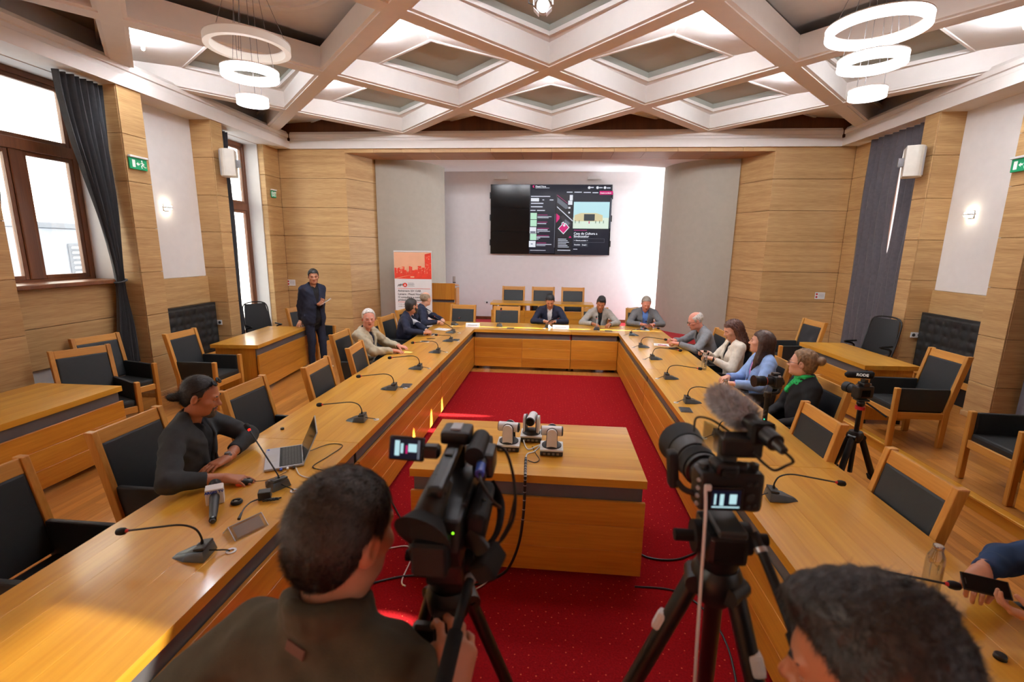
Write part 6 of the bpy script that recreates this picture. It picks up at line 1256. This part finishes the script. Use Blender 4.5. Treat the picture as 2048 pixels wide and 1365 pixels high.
person('standing man in dark jacket leaning on the side desk and holding a leaflet', (-4.42, 8.29), R(-118), dict(stand=True, skin='skin_warm', hair='short', hair_mat='hair_black', head_yaw=R(-26), head_pitch=R(8), pelvis=.985, size=1.02, twist=R(-4), lean=R(3), jacket='cloth_navy2', shirt='cloth_black', vee=(.06, .10), open=1, trousers='cloth_jeans', leg_h=.012, shoes='cloth_black', soles='plastic_white', cuff=.95, broad=1.03,
    wrist_r=(-4.64, 8.22, .86), elbow_r=(-.7, .2, -.2), fingers_r=(.1, -.8, -.45), back_r=(-.2, -.4, .8), curl_r=.15, spread=.3, wrist_l=(-4.17, 8.06, 1.22), elbow_l=(-.3, .5, -.9), fingers_l=(.8, -.35, .25), back_l=(.3, .6, -.5), curl_l=.9, stance=((.10, .0), (-.11, .07)), seed=3))
person('seated white-haired elderly man in a beige jacket looking towards the camera', (-2.60, 6.40), R(-84), dict(skin='skin_pink', hair='short', hair_mat='hair_white', brow_mat='hair_white', line=[-.085, -.07, -.04, -.03, .055, .075, .088, .10], twist=R(-14), head_yaw=R(-54), head_pitch=R(2), lean=R(6), jacket='cloth_beige', shirt='cloth_navy', vee=(.04, .25), lapel=False, fold=.006, sleeve=1.12, broad=1.05, depth=1.1, trousers='cloth_dark',
    wrist_r=(-2.24, 6.33, .80), elbow_r=(0, -.8, -.6), fingers_r=(1, .1, -.1), curl_r=.5, wrist_l=(-2.26, 6.64, .80), elbow_l=(0, .8, -.6), fingers_l=(1, -.2, -.1), curl_l=.5))
person('seated bearded man in a navy jacket with clasped hands, turned to the screen', (-2.58, 8.02), R(-80), dict(skin='skin_warm', hair='short', hair_mat='hair_dark', beard='full', beard_mat='hair_dark', head_yaw=R(44), head_pitch=R(3), lean=R(14), jacket='cloth_navy', shirt='cloth_white', vee=(.045, .2), lapel=False, broad=1.05,
    wrist_r=(-2.17, 7.70, .815), elbow_r=(-.2, -.9, -.4), fingers_r=(.7, .7, -.1), curl_r=.8, wrist_l=(-2.15, 7.84, .815), elbow_l=(-.2, .9, -.4), fingers_l=(.7, -.7, -.05), curl_l=.8, seed=5))
person('seated balding man in a navy jacket with folded arms, turned to the screen', (-2.58, 9.02), R(-66), dict(skin='skin_pale', hair='balding', hair_mat='hair_greyblond', head_yaw=R(34), head_pitch=R(2), lean=R(12), jacket='cloth_navy', shirt='cloth_lgrey', vee=(.05, .14), size=1.02,
    wrist_r=(-2.22, 8.80, .83), elbow_r=(-.2, -.9, -.4), fingers_r=(.3, .9, 0), curl_r=.5, wrist_l=(-2.12, 8.92, .84), elbow_l=(0, .9, -.4), fingers_l=(.2, -.9, -.1), curl_l=.6, seed=6))
person('seated dark-haired man in a navy suit at the far table looking at his phone', (-.08, 9.66), R(180), dict(skin='skin_warm', hair='short', hair_mat='hair_black', head_pitch=R(34), lean=R(19), jacket='cloth_navy', shirt='cloth_white', vee=(.05, .02), broad=1.06, size=1.02,
    wrist_r=(-.17, 9.24, .835), elbow_r=(-.9, .2, -.4), fingers_r=(.5, -.8, .1), curl_r=.7, wrist_l=(.02, 9.24, .835), elbow_l=(.9, .2, -.4), fingers_l=(-.5, -.8, .1), curl_l=.7, seed=7))
person('seated dark-haired man in a light grey jacket with black top at the far table', (.92, 9.64), R(184), dict(skin='skin_tan', hair='fade', hair_mat='hair_black', head_pitch=R(24), head_roll=R(-8), head_yaw=R(-8), lean=R(20), jacket='cloth_lgrey', shirt='cloth_black', collar=False, vee=(.045, .08), size=.98,
    wrist_r=(.77, 9.24, .81), elbow_r=(-.9, .2, -.4), fingers_r=(.6, -.7, 0), curl_r=.6, wrist_l=(1.09, 9.22, .81), elbow_l=(.9, .2, -.4), fingers_l=(-.4, -.9, 0), curl_l=.6, seed=8))
person('seated grey-haired man in a dark grey jacket and blue shirt at the far table', (1.82, 9.66), R(180), dict(skin='skin_pink', hair='short', hair_mat='hair_grey', line=[-.085, -.07, -.04, -.03, .06, .078, .09, .10], head_pitch=R(28), lean=R(18), jacket='cloth_grey', shirt='cloth_blue', vee=(.055, .02), broad=1.08, depth=1.12,
    wrist_r=(1.70, 9.22, .83), elbow_r=(-.9, .2, -.4), fingers_r=(.5, -.8, .1), curl_r=.7, wrist_l=(1.93, 9.22, .83), elbow_l=(.9, .2, -.4), fingers_l=(-.6, -.7, .1), curl_l=.7, seed=9))
person('seated white-haired man with glasses and a grey tweed jacket resting his elbows on the table', (2.40, 7.46), R(92), dict(skin='skin_pink', hair='balding', hair_mat='hair_white', brow_mat='hair_grey', glasses='dark', head_pitch=R(20), lean=R(24), jacket='cloth_tweed', shirt='cloth_black', collar=False, vee=(.04, .3), broad=1.04,
    wrist_r=(1.88, 7.38, .87), elbow_r=(-.2, .7, -.8), fingers_r=(-.8, -.3, .2), curl_r=.9, wrist_l=(1.90, 7.22, .85), elbow_l=(-.2, -.7, -.8), fingers_l=(-.8, .35, .1), curl_l=.9, seed=2))
person('seated woman with long brown curls and a white jacket looking at her phone', (2.32, 6.36), R(92), dict(skin='skin_pale', hair='long', hair_mat='hair_auburn', brow_mat='hair_brown', head_pitch=R(22), head_yaw=R(4), lean=R(3), jacket='cloth_cream', shirt='cloth_black', collar=False, vee=(.05, .08), hem=-.03, broad=.9, depth=.92, size=.97, jaw=.9, neck=.85, hair_n=.004, cuff=.86, hand=.92, bust=True,
    wrist_r=(2.06, 6.42, .90), elbow_r=(.3, .7, -.8), fingers_r=(-.8, -.5, .2), curl_r=.7, wrist_l=(2.08, 6.22, .86), elbow_l=(.5, -.5, -.9), fingers_l=(-.7, .5, .1), curl_l=.6, seed=11))
person('seated woman with straight dark brown hair and a light blue jacket over lilac', (2.32, 5.50), R(88), dict(skin='skin_pale', hair='long', hair_mat='hair_brown', brow_mat='hair_brown', head_pitch=R(-4), head_yaw=R(-28), lean=R(2), jacket='cloth_lightblue', shirt='cloth_lilac', collar=False, vee=(.05, .06), broad=.95, size=.98, jaw=.92, neck=.85, hand=.92, bust=True,
    wrist_r=(2.04, 5.52, .80), elbow_r=(.2, .6, -.8), fingers_r=(-.7, -.6, 0), wrist_l=(2.00, 5.24, .80), elbow_l=(.6, -.7, -.6), fingers_l=(-.6, .6, 0), seed=12))
person('seated woman in black with a bright green scarf, glasses and blond bun', (2.30, 4.54), R(86), dict(skin='skin_pale', hair='bun', hair_mat='hair_blond', brow_mat='hair_brown', glasses='dark', strands=1500, strand_mat='hair_blond', strand_l=.02, line=[-.095, -.085, -.05, -.03, .045, .065, .075, .08], head_pitch=R(-3), head_yaw=R(-36), lean=R(2), jacket='cloth_black', shirt='cloth_black', vee=None, scarf='cloth_green', broad=.95, size=.96, jaw=.9, neck=.85, hand=.92,
    wrist_r=(2.09, 4.62, .64), elbow_r=(.4, .6, -.6), wrist_l=(2.09, 4.42, .64), elbow_l=(.4, -.6, -.6), seed=13))
cm = person('cameraman with short dark hair and olive jacket seen from behind, gripping the tripod handle', (-.46, .77), R(-2), dict(stand=True, skin='skin_warm', hair='short', hair_mat='hair_dark', hair_t=.012, strands=16000, strand_l=.020, strand_mat='hair_salt', head_h=.004, hair_h=.0045, line=[-.115, -.10, -.06, -.05, .02, .05, .066, .075], head_yaw=R(-14), head_pitch=R(10), twist=R(-8), pelvis=.90, size=1.05, lean=R(6), broad=.95, head_off=(.01, 0, .015), depth=1.1, jacket='cloth_olive', shirt='cloth_dark', vee=None, collar_h=.035, cloth_h=.007, fold=.005, cuff=.90, hand_h=.0034, trousers='cloth_jeans',
    wrist_r=(-.185, .77, 1.345), elbow_r=(.35, -.5, -1), fingers_r=(.05, .62, .75), back_r=(.55, -.8, .35), grip_r=.85, wrist_l=(-.62, .86, 1.12), elbow_l=(-.9, -.3, -.5), neck=1.1, seed=21))
person('dark-haired man with shaved sides cut off by the bottom edge, beside the mirrorless camera', (.56, .56), R(30), dict(stand=True, skin='skin_tan', hair='fade', hair_mat='hair_dark', strands=9000, strand_l=.016, strand_mat='hair_dark', strand_y=-.2, head_h=.004, hair_h=.0045, hair_t=.010, head_pitch=R(16), head_yaw=R(30), pelvis=.925, size=1.0, lean=R(7), jacket='cloth_black', shirt='cloth_dark', vee=None, trousers='cloth_jeans',
    wrist_r=(.70, .90, 1.12), elbow_r=(.7, -.3, -.7), wrist_l=(.32, .86, 1.10), elbow_l=(-.7, -.3, -.7), cloth_h=.012, seed=22))
person('person in a blue denim shirt cut by the picture edge, holding a phone', (2.30, 1.86), R(90), dict(skin='skin_warm', hair='short', hair_mat='hair_dark', head_pitch=R(25), lean=R(8), jacket=None, shirt='cloth_denim', cuff=.92, fold=.005, hand_h=.0036, sleeve=1.12, cloth_h=.009,
    wrist_r=(1.86, 1.97, .91), elbow_r=(.3, .8, -.5), fingers_r=(-.7, -.55, -.25), curl_r=.7, wrist_l=(1.88, 1.70, .88), elbow_l=(.3, -.8, -.5), fingers_l=(-.75, .6, .05), back_l=(-.2, -.5, -.8), curl_l=.6))
chair('dark padded armchair under the person in the blue denim shirt, cut by the picture edge', 2.70, 1.86, W_, GR)
# things in hands
def held(label, loc, rot, lit='black_gloss', nm='phone'): return phone(label, loc[0], loc[1], 0, loc[2], rot, lit)
held('phone in both hands of the man in the navy suit', (-.075, 9.135, .865), (R(-40+180), 0, R(90)))
held('phone held sideways by the grey-haired man in the blue shirt', (1.815, 9.11, .86), (R(40), 0, R(90)))
held('phone in the hands of the woman in the white jacket', (1.97, 6.34, .915), (R(30), 0, R(80)))
held('phone in the hands of the person in the blue denim shirt', (1.765, 1.84, .93), (0, R(-35), R(70)))
t = thing('pen', 'pen between the fingers of the white-haired man in the tweed jacket', 'pen', (1.80, 7.32, .90)); MB().tube([(0, 0, 0), (-.03, -.10, .03)], .004, 8).obj('barrel', MT['black'], t, True); MB().tube([(-.03, -.10, .03), (-.033, -.112, .033)], [.004, .001], 8).obj('tip', MT['silver'], t, True)
t = thing('leaflet', 'folded printed leaflet in the hand of the standing man', 'leaflet', (-4.03, 7.99, 1.255), rot=(R(20), R(-24), R(-25)))
for k in range(3): MB().box((0, .004*k, .006*k), (.24, .105-.006*k, .0022), (R(4*k), 0, 0)).obj('page', MT['paper'], t)
mb = MB()
for k in range(7): mb.box((-.09+.03*k, .003+.006*(k % 3), .0155), (.022, .05+.02*(k % 2), .001), (R(8), 0, 0))
mb.obj('printed_picture', MT['ink'], t)
t = thing('laptop_sleeve', 'dark shoulder bag hanging behind the woman in the white jacket', 'bag', (2.66, 6.02, .98)); MB().box((0, 0, 0), (.10, .22, .24), (0, R(8), 0), .03, 3).obj('body', MT['leather_dark'], t); MB().tube(spline([(0, -.08, .11), (-.02, 0, .22), (0, .08, .11)], 6), .009, 8).obj('strap', MT['leather_dark'], t, True)

# cloth label on the back of the olive jacket, set on its surface
jk = [c for c in cm.children if c.name.startswith('jacket')][0]; bpy.context.view_layer.update(); mi4 = jk.matrix_world.inverted()
o_, d_ = EYE, (cr*(592-1024)/943-cu*(1300-682.5)/943+cf); ok_, p_, n_, _ = jk.ray_cast(mi4 @ o_, (mi4.to_3x3() @ d_).normalized())
if ok_:
    q_ = n_.to_track_quat('Z', 'Y').to_matrix().to_4x4(); pm('cloth_label', (92, 58, 44), .8)
    MB(Matrix.Translation(p_+n_*.002) @ q_).box((0, 0, 0), (.048, .022, .004), (0, 0, R(-10)), .001).obj('cloth_label', MT['cloth_label'], jk)
